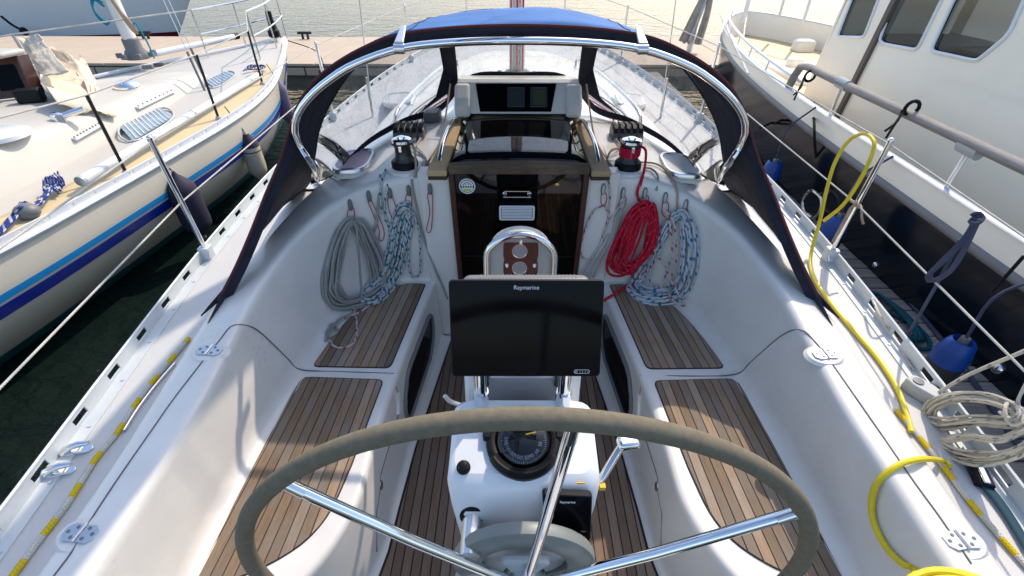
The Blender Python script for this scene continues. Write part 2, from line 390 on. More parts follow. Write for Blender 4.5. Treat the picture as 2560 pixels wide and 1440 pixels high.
def rrect(w, h, r, k=4):
    """rounded rectangle outline, counter-clockwise"""
    return [(cx + r * cos(a), cy + r * sin(a)) for cx, cy, a0 in ((w / 2 - r, h / 2 - r, 0), (-w / 2 + r, h / 2 - r, pi / 2), (-w / 2 + r, -h / 2 + r, pi), (w / 2 - r, -h / 2 + r, 1.5 * pi)) for a in [a0 + pi / 2 * j / k for j in range(k + 1)]]
def clip(poly, n, d):
    """keep the part of a 2d polygon with n.p <= d"""
    out = []
    for i in range(len(poly)):
        a, b = poly[i], poly[(i + 1) % len(poly)]; fa = n[0] * a[0] + n[1] * a[1] - d; fb = n[0] * b[0] + n[1] * b[1] - d
        if fa <= 0: out.append(a)
        if fa * fb < 0: t = fa / (fa - fb); out.append((a[0] + (b[0] - a[0]) * t, a[1] + (b[1] - a[1]) * t))
    return out
def round_poly(poly, rad, k=4):
    P = [V((p[0], p[1], 0)) for p in poly]; out = []; N = len(P)
    for i in range(N):
        r = rad[i] if isinstance(rad, (list, tuple)) else rad
        if r <= 0: out.append((P[i].x, P[i].y)); continue
        p, a, b = P[i], P[i - 1], P[(i + 1) % N]; da, db = a - p, b - p
        ra = min(r, da.length * .45); rb = min(r, db.length * .45); A = p + da.normalized() * ra; B = p + db.normalized() * rb
        for j in range(k + 1):
            t = j / k; q = A * (1 - t) ** 2 + p * 2 * t * (1 - t) + B * t * t; out.append((q.x, q.y))
    return out
def ccw(poly):
    a = sum(poly[i - 1][0] * poly[i][1] - poly[i][0] * poly[i - 1][1] for i in range(len(poly))); return poly if a > 0 else poly[::-1]
clear('compass_glass', (.75, .78, .8), .01, (.3, .3, .3), .01, 1.5)
def round_poly3(P, r=.03, k=3):
    out = []; N = len(P)
    for i in range(N):
        p, a, b = P[i], P[i - 1], P[(i + 1) % N]; da, db = a - p, b - p; A = p + da.normalized() * min(r, da.length * .4); B = p + db.normalized() * min(r, db.length * .4)
        out += [A * (1 - t) ** 2 + p * 2 * t * (1 - t) + B * t * t for t in [j / k for j in range(k + 1)]]
    return out
rope_mat('rope_cyan', (.02, .28, .38))
def on_plane(px, py, M):
    n = M.to_3x3().col[2]; o = M.translation; v = ray(px, py); t = (o - CAM).dot(n) / v.dot(n); return CAM + v * t
def ip(tab, y):
    """smooth interpolation in a table of (y, value)"""
    if y <= tab[0][0]: return tab[0][1]
    if y >= tab[-1][0]: return tab[-1][1]
    for i in range(len(tab) - 1):
        (y0, a), (y1, b) = tab[i], tab[i + 1]
        if y0 <= y <= y1:
            s = (b - a) / (y1 - y0)
            m0 = (b - tab[i - 1][1]) / (y1 - tab[i - 1][0]) if i else s
            m1 = (tab[i + 2][1] - a) / (tab[i + 2][0] - y0) if i + 2 < len(tab) else s
            h = y1 - y0; t = (y - y0) / h
            return a * (2 * t ** 3 - 3 * t * t + 1) + m0 * h * (t ** 3 - 2 * t * t + t) + b * (-2 * t ** 3 + 3 * t * t) + m1 * h * (t ** 3 - t * t)
def fr(a, b, n): return [a + (b - a) * i / (n - 1) for i in range(n)]

# ================================================================== SETTING
WZ = -.5
m = bpy.data.materials.new('water'); m.use_nodes = True; t = m.node_tree; L = t.links.new; b = t.nodes['Principled BSDF']
b.inputs['Base Color'].default_value = (.006, .012, .010, 1); b.inputs['Roughness'].default_value = .04; b.inputs['IOR'].default_value = 1.33
g = nd(t, 'ShaderNodeNewGeometry'); hs = None
for sc, st, amp in ((.8, (1, 1.4, 1), .5), (2.7, (1, 1.7, 1), .42), (8., (1, 1.5, 1), .17)):
    mp = nd(t, 'ShaderNodeMapping'); mp.inputs['Scale'].default_value = st; mp.inputs['Rotation'].default_value = (0, 0, .4); L(g.outputs['Position'], mp.inputs[0])
    n = nd(t, 'ShaderNodeTexNoise'); n.inputs['Scale'].default_value = sc; n.inputs['Detail'].default_value = 3; n.inputs['Distortion'].default_value = .5; L(mp.outputs[0], n.inputs['Vector'])
    ml = nd(t, 'ShaderNodeMath', operation='MULTIPLY'); ml.inputs[1].default_value = amp; L(n.outputs['Fac'], ml.inputs[0])
    if hs is None: hs = ml.outputs[0]
    else:
        ad = nd(t, 'ShaderNodeMath', operation='ADD'); L(hs, ad.inputs[0]); L(ml.outputs[0], ad.inputs[1]); hs = ad.outputs[0]
bp = nd(t, 'ShaderNodeBump'); bp.inputs['Strength'].default_value = .9; bp.inputs['Distance'].default_value = .17; L(hs, bp.inputs['Height']); L(bp.outputs[0], b.inputs['Normal'])
MATS['water'] = m
struct(MB().add([(-600, -60, WZ), (600, -60, WZ), (600, 900, WZ), (-600, 900, WZ)], [(0, 1, 2, 3)]).build('water', 'water'))

# main dock across the bows: slabs on a fascia, with mooring cleats
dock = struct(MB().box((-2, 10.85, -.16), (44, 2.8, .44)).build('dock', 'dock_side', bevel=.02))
for i in range(12):
    MB().box((-22 + i * 4 + .2, 10.85, .085), (3.985, 2.94, .05)).build('slab', 'dock_top', dock, bevel=.01)
for i in range(22):
    MB().box((-23 + i * 2.0, 9.40, -.03), (1.97, .05, .13)).build('fascia_board', 'dock_top', dock, bevel=.006)
for i in range(16):
    MB().lathe([(.035, 0), (.035, .018)], 10, Matrix.Translation((-17 + i * 1.9, 9.375, -.03)) @ Matrix.Rotation(pi / 2, 4, 'X')).build('bolt', 'black_steel', dock)
# finger pontoon between the yacht and the dark hull
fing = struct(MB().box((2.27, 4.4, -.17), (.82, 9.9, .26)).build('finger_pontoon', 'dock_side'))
pm = []
yy = -.5; k = 0
while yy < 9.3:
    MB().box((2.265 + random.uniform(-.004, .004), yy + .062, -.012), (.86, .114, .028)).build('plank', 'pontoon_wood', fing, bevel=.003)
    yy += .1245

# ================================================================== OUR YACHT
yacht = thing('sailing_yacht', 'white sailing yacht whose cockpit fills the foreground, teak seats and sole', 'sailboat', (0, 3.5, WZ))
BEAM = [(-1.2, 1.36), (0, 1.47), (.715, 1.545), (1.12, 1.595), (2.1, 1.69), (3, 1.715), (4, 1.68), (5, 1.57), (6, 1.38), (7, 1.08), (8, .72), (9, .28), (9.35, .04)]
bm_ = lambda y: ip(BEAM, y)
zd = lambda y: .605 + .012 * y + .0025 * y * y
ys = fr(-1.2, 9.35, 60)
h = MB()
for s in (-1, 1):
    rows = []
    for y in ys:
        b = bm_(y); rows.append([V((s * b, y, zd(y) + .002)), V((s * (b + .012), y, zd(y) - .05)), V((s * b * .995, y, .3)), V((s * b * .97, y, 0)), V((s * b * .90, y, -.35)), V((s * b * .8, y, -.7))])
    h.grid(rows, flip=s > 0)
h.build('hull', 'gelcoat', yacht)
# --- cockpit moulding: one lofted shell per side
B0 = [(.47, 2.10, 0), (.474, 2.09, 0), (.48, 2.06, 0), (.49, 1.95, 0), (.512, 1.7, 0), (.535, 1.42, 0), (.555, 1.05, 0), (.57, .80, 0), (.66, .56, 0), (.82, .44, 0), (1.0, .38, 0)]
E0 = [(.478, 2.105, .42), (.481, 2.09, .42), (.486, 2.05, .42), (.496, 1.95, .42), (.528, 1.66, .42), (.552, 1.42, .42), (.57, 1.05, .42), (.576, .80, .42), (.665, .575, .42), (.83, .45, .42), (1.0, .39, .42)]
S0 = [(.48, 2.125, .42), (.62, 2.12, .42), (.76, 2.08, .42), (.885, 1.95, .42), (.955, 1.74, .42), (1.005, 1.42, .42), (1.045, 1.0, .42), (1.045, .75, .42), (1.035, .55, .42), (1.03, .2, .42), (1.02, -.6, .42)]
T0 = [(.48, 2.15, 1.06), (.62, 2.15, 1.045), (.79, 2.12, 1.0), (.94, 2.0, .95), (1.04, 1.78, .895), (1.085, 1.45, .84), (1.06, 1.0, .79), (1.06, .75, .775), (1.06, .55, .765), (1.05, .2, .76), (1.04, -.6, .75)]
O0 = [(.48, 2.6, 1.07), (.7, 2.6, 1.045), (.95, 2.5, .995), (1.10, 2.3, .93), (1.20, 1.95, .87), (1.262, 1.5, .81), (1.245, 1.0, .765), (1.235, .78, .75), (1.22, .5, .745), (1.2, .2, .74), (1.18, -.6, .73)]
D0 = [(.6, 2.9, .75), (.9, 2.9, .72), (1.1, 2.7, 0), (1.22, 2.4, 0), (1.30, 2.0, 0), (1.335, 1.5, 0), (1.31, 1.0, 0), (1.295, .78, 0), (1.28, .5, 0), (1.26, .2, 0), (1.24, -.6, 0)]
D0 = [(x, y, z or zd(y)) for x, y, z in D0]
NS = 90
curves = [cr(c, NS, arc=False) for c in (B0, E0, S0, T0, O0, D0)]
SURF = MB()
for s in (-1, 1):
    rows = []
    for i in range(NS):
        p = [V((c[i].x * s, c[i].y, c[i].z)) for c in curves]
        p = [p[0] + V((-s * .10, 0, -.012))] + p + [p[5] + V((s * .08, 0, -.012))]
        rows.append(fillet(p, [.03, .03, .07, .045, .05, .02], 6))
    mould = MB().grid(rows, flip=s < 0); SURF.grid(rows, flip=s < 0)
    mould.build('cockpit_moulding', 'gelcoat', yacht, ang=80)
# --- side decks and foredeck
dk = MB()
for s in (-1, 1):
    rows = [[V((s * q, y, zd(y))) for q in (1.12, bm_(y) - .12, bm_(y))] for y in fr(-1.2, 2.8, 26)]
    dk.grid(rows, flip=s < 0); SURF.grid(rows)
rows = [[V((bm_(y) * q, y, zd(y) + .04 * (1 - q * q))) for q in fr(-1, 1, 13)] for y in fr(2.8, 9.35, 34)]
dk.grid(rows); SURF.grid(rows)
dk.build('side_deck', 'nonskid', yacht)
# --- sole
MB().add([(-.7, -.5, -.010), (.7, -.5, -.010), (.56, 2.13, -.010), (-.56, 2.13, -.010)], [(0, 1, 2, 3)]).build('cockpit_sole', 'gelcoat', yacht)
def panel(name, poly, ztop, ang_dx, pitch_, gap, m, off=0., mirror=False, border=.004):
    """teak panel: dark caulk bed with separate planks standing 4 mm proud"""
    if mirror: poly = [(-x, y) for x, y in poly]; ang_dx = -ang_dx; off = -off
    poly = ccw(poly); bed = MB().prism([(x, y, ztop - .008) for x, y in poly], (0, 0, .009)).build(name, 'caulk', yacht, smooth=False)
    d = V((ang_dx, 1, 0)).normalized(); n = (d.y, -d.x)     # across the planks
    cx = sum(p[0] for p in poly) / len(poly); cy = sum(p[1] for p in poly) / len(poly)
    inner = [(cx + (x - cx) * (1 - border / .19), cy + (y - cy) * (1 - border / .4)) for x, y in poly]
    vals = [n[0] * x + n[1] * y for x, y in inner]; q = math.floor((min(vals) - off) / pitch_) * pitch_ + off
    while q < max(vals):
        a = clip(clip(inner, n, q + pitch_ - gap / 2), (-n[0], -n[1]), -(q + gap / 2))
        if len(a) > 2 and abs(sum(a[i - 1][0] * a[i][1] - a[i][0] * a[i - 1][1] for i in range(len(a)))) > .0006:
            MB().prism([(x, y, ztop - .004) for x, y in a], (0, 0, .008 + random.uniform(-.0006, .0006))).build('plank', m, bed, smooth=False)
        q += pitch_
    return bed
AFT = round_poly([(.606, 1.372), (.632, .95), (.652, .775), (.70, .68), (.78, .615), (.88, .565), (1.01, .53), (.99, 1.387)], [.03, 0, .08, .08, .1, .1, .02, .05])
FWD = round_poly([(.527, 2.087), (.592, 1.44), (.958, 1.447), (.925, 1.637), (.877, 1.818), (.795, 1.986), (.72, 2.06), (.62, 2.09)], [.015, .03, .03, .1, .1, .1, .05, .03])
for mir in (True, False):
    panel('seat_panel', AFT, .423, -.036, .0375, .004, 'teak_seat', mirror=mir, off=.01)
    panel('seat_panel', FWD, .423, -.105, .0375, .004, 'teak_seat', mirror=mir, off=.02)
half = [(.415, 2.07), (.484, 1.52), (.509, 1.30), (.530, 1.0), (.538, .82), (.56, .70), (.63, .55), (.66, .1)]
panel('sole_panel', [(-x, y) for x, y in half] + half[::-1], .0, 0, .039, .005, 'teak_sole', off=.0)
# --- coachroof
CW = [(2.24, .98), (2.45, 1.02), (3.2, 1.0), (4.5, .86), (5.6, .62), (6.4, .38), (6.8, .2)]
CZ = [(2.24, 1.068), (2.6, 1.092), (3.6, 1.10), (5, 1.02), (6.2, .90), (6.8, .80)]
rows = []
for y in fr(2.24, 6.8, 42):
    wv, z0 = ip(CW, y), ip(CZ, y); q = [V((x * wv, y, z0 - .095 * (x * wv) ** 2)) for x in fr(-.93, .93, 13)]
    rows.append(fillet([V((-wv - .05, y, zd(y) - .02))] + q + [V((wv + .05, y, zd(y) - .02))], [.06] + [.01] * 11 + [.06], 3))
cro = MB().grid(rows); SURF.grid(rows); cro.build('coachroof', 'gelcoat', yacht, ang=70)
for s in (-1, 1): SURF.add([(s * .30, 2.111, 0), (s * .5, 2.111, 0), (s * .5, 2.111, 1.085), (s * .30, 2.111, 1.085)], [(0, 1, 2, 3)])
BV = BVHTree.FromPolygons([tuple(p) for p in SURF.v], SURF.f)
def cast(px, py, up=0.):
    """the point of the yacht's own surface seen at this spot, lifted along the normal"""
    h = BV.ray_cast(CAM, ray(px, py).normalized())
    if h[0] is None: return at(px, py, z=.7)
    n = h[1]; n = n if n.dot(ray(px, py)) < 0 else -n
    return h[0] + n * up
def castn(px, py):
    h = BV.ray_cast(CAM, ray(px, py).normalized())
    if h[0] is None: return at(px, py, z=.7), V((0, 0, 1))
    n = h[1]; return h[0], (n if n.dot(ray(px, py)) < 0 else -n)
def drop(x, y, up=0.):
    h = BV.ray_cast(V((x, y, 1.6)), V((0, 0, -1))); return (h[0] if h[0] else V((x, y, zd(y)))) + V((0, 0, up))
# --- seams of the locker lids
for s, pts in ((-1, [(985, 934), (900, 931), (800, 928), (745, 922), (722, 900), (690, 868), (655, 835), (630, 818), (600, 812), (575, 818), (550, 850), (527, 878), (440, 990), (380, 1075), (300, 1190), (250, 1265), (215, 1320), (180, 1380), (135, 1440)]),
             (1, [(1600, 938), (1700, 940), (1800, 940), (1850, 932), (1870, 912), (1900, 885), (1940, 850), (1975, 828), (2005, 826), (2030, 846), (2069, 895), (2127, 977), (2200, 1082), (2283, 1203), (2350, 1295), (2427, 1409)])):
    P = [cast(a, b_, .0008) for a, b_ in pts]
    MB().tube(cr(P, 90), .0026, 6).build('lid_seam', 'seam', yacht)
# --- toe rails with slots
for s in (-1, 1):
    t = MB(); dy = .207; y = -.9
    def px_(y, o=0): return s * (bm_(y) - .018 + o)
    while y < 9.0:
        y2 = y + dy; ya, yb = y + .068, y2
        def seg(a, b_, z0, z1, th=.006): t.bar((px_(a), a, (zd(a) + (z0 + z1) / 2)), (px_(b_), b_, (zd(b_) + (z0 + z1) / 2)), th, z1 - z0)
        seg(y, y2, .0, .018); seg(y, y2, .046, .062); seg(ya, yb, .0175, .0465, .0055); y = y2
    for y in fr(-.9, 8.9, 48):
        y2 = y + 9.8 / 47; t.bar((px_(y, -.024), y, zd(y) + .003), (px_(y2, -.024), y2, zd(y2) + .003), .05, .005)
        t.lathe([(.006, 0), (.006, .003)], 8, Matrix.Translation((px_(y, -.034), y, zd(y) + .006)))
    t.tube([(px_(y), y, zd(y) + .062) for y in fr(-.9, 8.95, 50)], .006, 6)
    t.build('toe_rail', 'alu_rail', yacht, ang=30)
# --- bulkhead cheeks, frame, washboard, cabin interior
for s in (-1, 1):
    MB().prism([(s * .338, 2.112, .0), (s * .5, 2.112, .0), (s * .5, 2.112, 1.085), (s * .345, 2.112, 1.085)][::s], (0, .09, 0)).build('bulkhead', 'gelcoat', yacht, smooth=False, bevel=.006)
    MB().prism([(s * .309, 2.09, .02), (s * .337, 2.09, .02), (s * .345, 2.09, 1.09), (s * .317, 2.09, 1.09)][::s], (0, .06, 0)).build('companionway_jamb', 'mahogany', yacht, smooth=False, bevel=.004)
wb = MB().box((0, 2.122, .66), (.632, .012, .90)).build('washboard', 'smoked', yacht, smooth=False)
MB().box((0, 2.116, .60), (.62, .02, .006)).build('board_joint', 'black_plastic', wb)
v_ = MB().prism([(x - .008, 2.108, z + .872) for x, z in rrect(.183, .082, .01)], (0, -.008, 0)).build('vent', 'white_plastic', wb)
for i in range(7): MB().box((-.008, 2.099, .846 + i * .0088), (.158, .004, .0048), Matrix.Rotation(radians(35), 3, 'X')).build('slat', 'white_plastic', v_)
MB().prism([(x - .008, 2.0998, z + .872) for x, z in rrect(.165, .066, .004)], (0, .002, 0)).build('vent_recess', 'grey_plastic', v_)
hd = MB().tube([(-.078, 2.09, .968), (.062, 2.09, .968)], .004, 8)
for x in (-.07, .054): hd.lathe([(.011, 0), (.011, .006), (.006, .010), (.005, .03)], 12, Matrix.Translation((x, 2.118, .975)) @ Matrix.Rotation(pi / 2, 4, 'X'))
hd.tube([(-.07, 2.095, .975), (-.07, 2.1, .995), (.054, 2.1, .995), (.054, 2.095, .975)], .003, 6)
hd.build('handle', 'stainless', wb)
MB().lathe([(.012, 0), (.012, .006), (.006, .008)], 14, Matrix.Translation((.19, 2.118, 1.022)) @ Matrix.Rotation(pi / 2, 4, 'X')).build('lock', 'brass', wb)
st = MB().lathe([(.041, 0), (.041, .0012)], 28, Matrix.Translation((-.258, 2.115, 1.015)) @ Matrix.Rotation(pi / 2, 4, 'X')).build('sticker', 'print_white', wb)
q = MB(); q.tube([(-.258 + .033 * cos(a), 2.1133, 1.015 + .033 * sin(a)) for a in fr(0, 2 * pi, 33)[:-1]], .0016, 5, True)
q.tube([(-.258 + .020 * cos(a), 2.1133, 1.018 + .017 * sin(a)) for a in fr(.1, pi - .1, 12)], .0014, 5)
for x in (-.03, -.018, -.006, .006, .018, .03): q.box((-.258 + x, 2.1133, 1.012), (.0075, .001, .0085))
for x in (-.008, .008): q.box((-.258 + x, 2.1133, 1.026), (.005, .001, .004))
q.build('sticker_print', 'dial_blue', st)
MB().box((-.258, 2.1131, .9945), (.036, .001, .012)).build('sticker_band', 'sticker_green', st)
# cabin seen dimly through the smoked boards
ci = MB().box((0, 3.1, .0), (1.3, 1.9, .02)); ci.box((0, 4.0, .45), (1.2, .03, .9)); ci.box((-.6, 3.1, .45), (.03, 1.9, .9)); ci.box((.6, 3.1, .45), (.03, 1.9, .9))
ci.build('cabin', 'cabin_dark', yacht)
cp_ = MB().box((.26, 2.62, .86), (.42, .3, .40)); cp_.box((-.36, 3.3, .85), (.16, .5, .4)); cp_.box((-.14, 2.9, .80), (.03, .02, .4)); cp_.build('galley_panel', 'cabin_beige', yacht)
for i in range(4): MB().box((0, 2.22 + i * .09, .55 - i * .14), (.45, .16, .025)).build('companionway_step', 'cabin_dark', yacht, bevel=.004)
cb = MB().tube(cr([(.30, 2.35, 1.06), (.2, 2.3, .95), (.05, 2.32, .86), (-.06, 2.35, .84)], 18), .011, 8); cb.tube(cr([(-.30, 2.35, 1.0), (-.22, 2.3, .90), (-.1, 2.32, .85)], 14), .011, 8); cb.build('cable', 'black_plastic', yacht)
# sliding hatch and its teak edge
rows = [[V((x, y, 1.152 - .12 * x * x)) for x in fr(-.322, .322, 11)] for y in fr(2.092, 2.86, 6)]
sh = MB().grid(rows).build('sliding_hatch', 'smoked_hatch', yacht, solid=.010)
rows = []
for x in fr(-.335, .335, 15):
    z = 1.156 - .12 * x * x - .03 * abs(x / .335) ** 6 * 0
    rows.append([V((x, 2.058, 1.104)), V((x, 2.055, z - .006)), V((x, 2.062, z)), V((x, 2.092, z + .004)), V((x, 2.097, z - .004)), V((x, 2.092, 1.104))])
e = MB().grid(rows, cu=True); e.add(rows[0], [(0, 1, 2, 3, 4, 5)]); e.add(rows[-1], [(5, 4, 3, 2, 1, 0)])
e.build('hatch_lip', 'teak_weathered', sh)
for s in (-1, 1):
    r = [(s * .345, 2.05), (s * .440, 2.05), (s * .405, 2.87), (s * .335, 2.87)]
    r = ccw(r); bd = MB().prism([(x, y, 1.092) for x, y in r], (0, 0, .032)).build('hatch_runner', 'teak_trim', yacht, smooth=False, bevel=.008)
    MB().prism([(x, y, 1.074) for x, y in ccw([(s * .347, 2.056), (s * .437, 2.056), (s * .42, 2.6), (s * .338, 2.6)])], (0, 0, .0175)).build('runner_foot', 'cabin_dark', bd, smooth=False)
    g_ = MB().tube(cr([(s * .392, 2.16, 1.122), (s * .392, 2.20, 1.140), (s * .388, 2.32, 1.170), (s * .380, 2.50, 1.178), (s * .376, 2.66, 1.165), (s * .374, 2.76, 1.140), (s * .374, 2.80, 1.122)], 30), .0115, 10)
    g_.build('grab_handle', 'chrome', bd)
# --- instrument pod above the hatch garage
prof = [(2.80, 1.162), (2.812, 1.178), (2.895, 1.318), (2.92, 1.330), (3.2, 1.295), (3.4, 1.16), (3.4, 1.0), (2.89, 1.0), (2.89, 1.162)]
pod = MB()
pod.prism([(-.365, y, z) for y, z in prof], (.73, 0, 0))
podo = pod.build('instrument_pod', 'gelcoat', yacht, smooth=False, bevel=.018, seg=3)
for s in (-1, 1):
    c2 = [(2.772, 1.145), (2.772, 1.215), (2.80, 1.255), (2.86, 1.31), (2.9, 1.318), (2.9, 1.145)]
    x0, x1 = (s * .285, s * .378) if s > 0 else (s * .378, s * .285)
    MB().prism([(x0, y, z) for y, z in c2], (x1 - x0, 0, 0)).build('pod_cheek', 'gelcoat', podo, smooth=False, bevel=.02, seg=3)
PM = frame((0, 2.853, 1.2415), (1, 0, 0), (0, .083, .153))     # its sloping face: x right, y up the face
def pl(M, x, y, z=0.): return M @ V((x, y, z))
Q = [on_plane(a, b_, PM) for a, b_ in ((1200, 281), (1378, 281), (1391, 209), (1189, 209))]
nrm = PM.to_3x3().col[2]
MB().prism([p + nrm * .001 for p in Q], nrm * .006).build('instrument_window', 'black_glass', podo, smooth=False, bevel=.003)
for (a, b0, c, d), lm in (((1268, 220, 1312, 270), 'lcd_grey'), ((1325, 220, 1368, 270), 'lcd_green')):
    A, B_, C_, D_ = [on_plane(*p, PM) + nrm * .008 for p in ((a, d), (c, d), (c, b0), (a, b0))]
    di = MB().prism([A, B_, C_, D_], nrm * .012).build('instrument_display', 'lcd_grey', podo, smooth=False, bevel=.005)
    cc = (A + B_ + C_ + D_) / 4
    MB().prism([cc + (p - cc) * .72 + nrm * .0125 for p in (A, B_, C_, D_)], nrm * .001).build('display_screen', lm, di, smooth=False)
# --- seat-riser lockers: recessed dark openings with frame, door seam, latch, pull
for s in (-1, 1):
    def rp_(y, z, o=0.):       # a point on the riser face
        xb = [c for c in curves]; i = min(range(NS), key=lambda k: abs(curves[1][k].y - y)); a, b_ = curves[0][i], curves[1][i]
        t = z / .42; return V((s * (a.x + (b_.x - a.x) * t - o), y, z))
    poly = [(1.96, .30), (1.90, .335), (1.50, .335), (1.385, .24), (1.36, .16), (1.40, .10), (1.82, .10), (1.93, .16)]
    ring = [rp_(y, z, .006) for y, z in round_poly(poly, .06, 5)]
    MB().tube(ring, .011, 8, True).build('locker_window_frame', 'grey_plastic', yacht)
    MB().add([p + V((s * .003, 0, 0)) for p in ring], [tuple(range(len(ring)))]).build('locker_window', 'black_glass', yacht, smooth=False)
    MB().tube([rp_(y, z, .0005) for y, z in ((1.36, .39), (1.345, .33), (1.32, .26), (1.0, .26), (.96, .22), (.88, .20), (.80, .05))], .0022, 5).build('locker_seam', 'seam', yacht)
    MB().tube(cr([rp_(y, z, .0) for y, z in ((1.345, .36), (1.33, .31), (1.30, .27))], 10), .014, 8).build('locker_pull', 'gelcoat', yacht)
    pp = rp_(.985, .22, .001); MB().ball(pp, .021, 8, (.25, .8, 1.3)).build('locker_latch', 'stainless', yacht)
# ================================================================== FITTINGS ON DECK
# --- dodger (spray hood)
TAIL = V((1.235, 1.44, drop(1.235, 1.44).z + .012))
def sym(half):                     # right half given from foot to centre -> full left-to-right curve
    return [(-x, y, z) for x, y, z in half] + [(x, y, z) for x, y, z in half[::-1][1:]]
NA = 97
AP = [(540, 750, 1.43), (590, 665, 1.53), (630, 572, 1.66), (664, 485, 1.79), (700, 400, 1.90), (723, 327, 1.965), (743, 267, 2.0), (777, 213, 2.03), (827, 167, 2.055), (900, 123, 2.08), (990, 88, 2.095), (1130, 69, 2.10), (1291, 63, 2.10)]
A_h = [at(a, b_, y=c) for a, b_, c in AP]; A_h = [(abs(p.x), p.y, p.z) for p in A_h[:-1]] + [(0, A_h[-1].y, A_h[-1].z)]
A_h[0] = tuple(TAIL)
WP = [cast(a, b_, .034 if 600 < a < 730 else .014) for a, b_ in ((566, 733), (612, 672), (655, 615), (712, 528), (772, 470))]
F_h = [(abs(p.x), p.y, p.z) for p in WP] + [(1.045, 2.24, 1.10), (1.03, 2.36, 1.22), (.975, 2.49, 1.335), (.88, 2.60, 1.45), (.74, 2.69, 1.55), (.52, 2.76, 1.645), (.26, 2.80, 1.695), (0, 2.80, 1.705)]
H_h = F_h[:5] + [(.985, 2.30, 0), (.93, 2.48, 0), (.87, 2.63, 0), (.79, 2.77, 0), (.68, 2.92, 0), (.50, 3.06, 0), (.30, 3.15, 1.275), (0, 3.16, 1.285)]
H_h = [(x, y, z or drop(x, y).z + .022) for x, y, z in H_h]
CA, CF, CH = cr(sym(A_h), NA, arc=False), cr(sym(F_h), NA, arc=False), cr(sym(H_h), NA, arc=False)
hood = thing('spray_hood', 'navy and blue canvas spray hood with clear windows over the companionway', 'spray hood', (0, 2.5, 1.06))
def mixrow(t, C1, C2, bulge=0.):
    return [a.lerp(b_, t) + V((0, 0, bulge * 4 * t * (1 - t))) for a, b_ in zip(C1, C2)]
# canopy: blue top, navy sides
def wr(p, k): return p + V((0, 0, .004 * sin(p.x * 9 + k) + .003 * sin(p.y * 23 + p.x * 5)))
i0, i1 = 36, NA - 37
rows = [[wr(p, 0) + V((0, 0, .07 * t * (1 - t) * max(0, 1 - abs(p.x) / .7))) for p in mixrow(t, CA, CF, 0)] for t in fr(0, 1, 9)]
for nm, a, b_, m_, lab in (('canopy', i0, i1, 'blue_canvas', None), ('side_wing', 0, i0, 'navy_canvas', None), ('side_wing', i1, NA - 1, 'navy_canvas', None)):
    MB().grid([r[a:b_ + 1] for r in rows]).build(nm, m_, hood, solid=.003, ang=80)
for x_ in (41, NA - 42): MB().tube([r[x_] + V((0, 0, .003)) for r in rows], .0022, 5).build('canopy_seam', 'navy_canvas', hood)
# hem along the aft edge (navy band hanging 4 cm) and red-brown piping
MB().grid([CA, [p + V((0, .012, -.022 if abs(p.x) < .9 else -.01)) for p in CA], [p + V((-.03 * (1 if p.x > 0 else -1) * min(1, abs(p.x)), .022, -.045 if abs(p.x) < .9 else -.02)) for p in CA]]).build('aft_hem', 'navy_canvas', hood, solid=.004, ang=80)
MB().tube(CA, .0065, 6).build('piping', 'piping', hood)
# tapered tails with strap and buckle
for s in (-1, 1):
    a = V((s * TAIL.x, TAIL.y, TAIL.z)); u = V((-s * .25, 1, .25))
    tp = [a + V((-s * .02, .10, .06)), a + V((s * .03, .09, .05)), a + V((s * .012, -.04, .0)), a + V((s * .005, -.03, -.004)), a + V((-s * .005, -.085, -.02)), a + V((-s * .018, -.02, .01))]
    e0 = a + V((-s * .02, .05, .02))
    for d3 in (V((s * .035, -.075, -.015)), V((-s * .012, -.115, -.02))): MB().tube([e0, e0 + (d3 - V((-s * .02, .05, .02))) * .6, a + d3], .01, 6, rads=[.018, .010, .003], squash=.35).build('tail_strap', 'navy_canvas', hood)
    i = 3 if s < 0 else NA - 4
    bx = CA[9 if s < 0 else NA - 10].lerp(CF[9 if s < 0 else NA - 10], .5) + V((-s * .008, -.004, .008)); MB().tube([bx + V((x, y * .6, y * .5)) for x, y in rrect(.022, .042, .006)], .0028, 6, True).build('buckle', 'chrome', hood)
# screen: frame strips and three clear windows (param u along the arch, v from top to foot)
def scr(u, v):
    k = u * (NA - 1); i = min(int(k), NA - 2); f_ = k - i; a = CF[i].lerp(CF[i + 1], f_); b_ = CH[i].lerp(CH[i + 1], f_)
    p = a.lerp(b_, v); k2 = min(1, (a - b_).length / .4) * 4 * v * (1 - v); return p + V((0, .03 * k2, .02 * k2))
def patch(u0, u1, v0, v1, nu, nv, name, m_, solid=.003):
    return MB().grid([[scr(u0 + (u1 - u0) * i / nu, v0 + (v1 - v0) * j / nv) for i in range(nu + 1)] for j in range(nv + 1)]).build(name, m_, hood, solid=solid, ang=80)
ua, ub, uc, ud = .4275, .4425, .5575, .5725          # pillars
UL = .1715
for u0, u1, n_ in ((UL, ua, 40), (ub, uc, 20), (ud, 1 - UL, 40)):
    MB().grid([[scr(u0 + (u1 - u0) * i / n_, .03 + .90 * j / 10) for i in range(n_ + 1)] for j in range(11)]).build('window', 'vinyl', hood, ang=80)
for u0, u1 in ((ua, ub), (uc, ud)): patch(u0, u1, .02, .95, 5, 10, 'window_pillar', 'navy_canvas')
patch(UL, 1 - UL, 0, .03, 80, 2, 'window_border', 'navy_canvas'); patch(UL, 1 - UL, .93, 1.0, 80, 3, 'window_border', 'navy_canvas')
# darker fabric filling the corner by the pod
for s in (-1, 1):
    q = [scr(.5 + s * u, v) + V((0, -.004, .0)) for u, v in ((.0725, .60), (.086, .82), (.112, .935), (.0575, .94))]
    MB().add(q, [(0, 1, 2, 3)]).build('corner_patch', 'navy_canvas', hood, solid=.004)
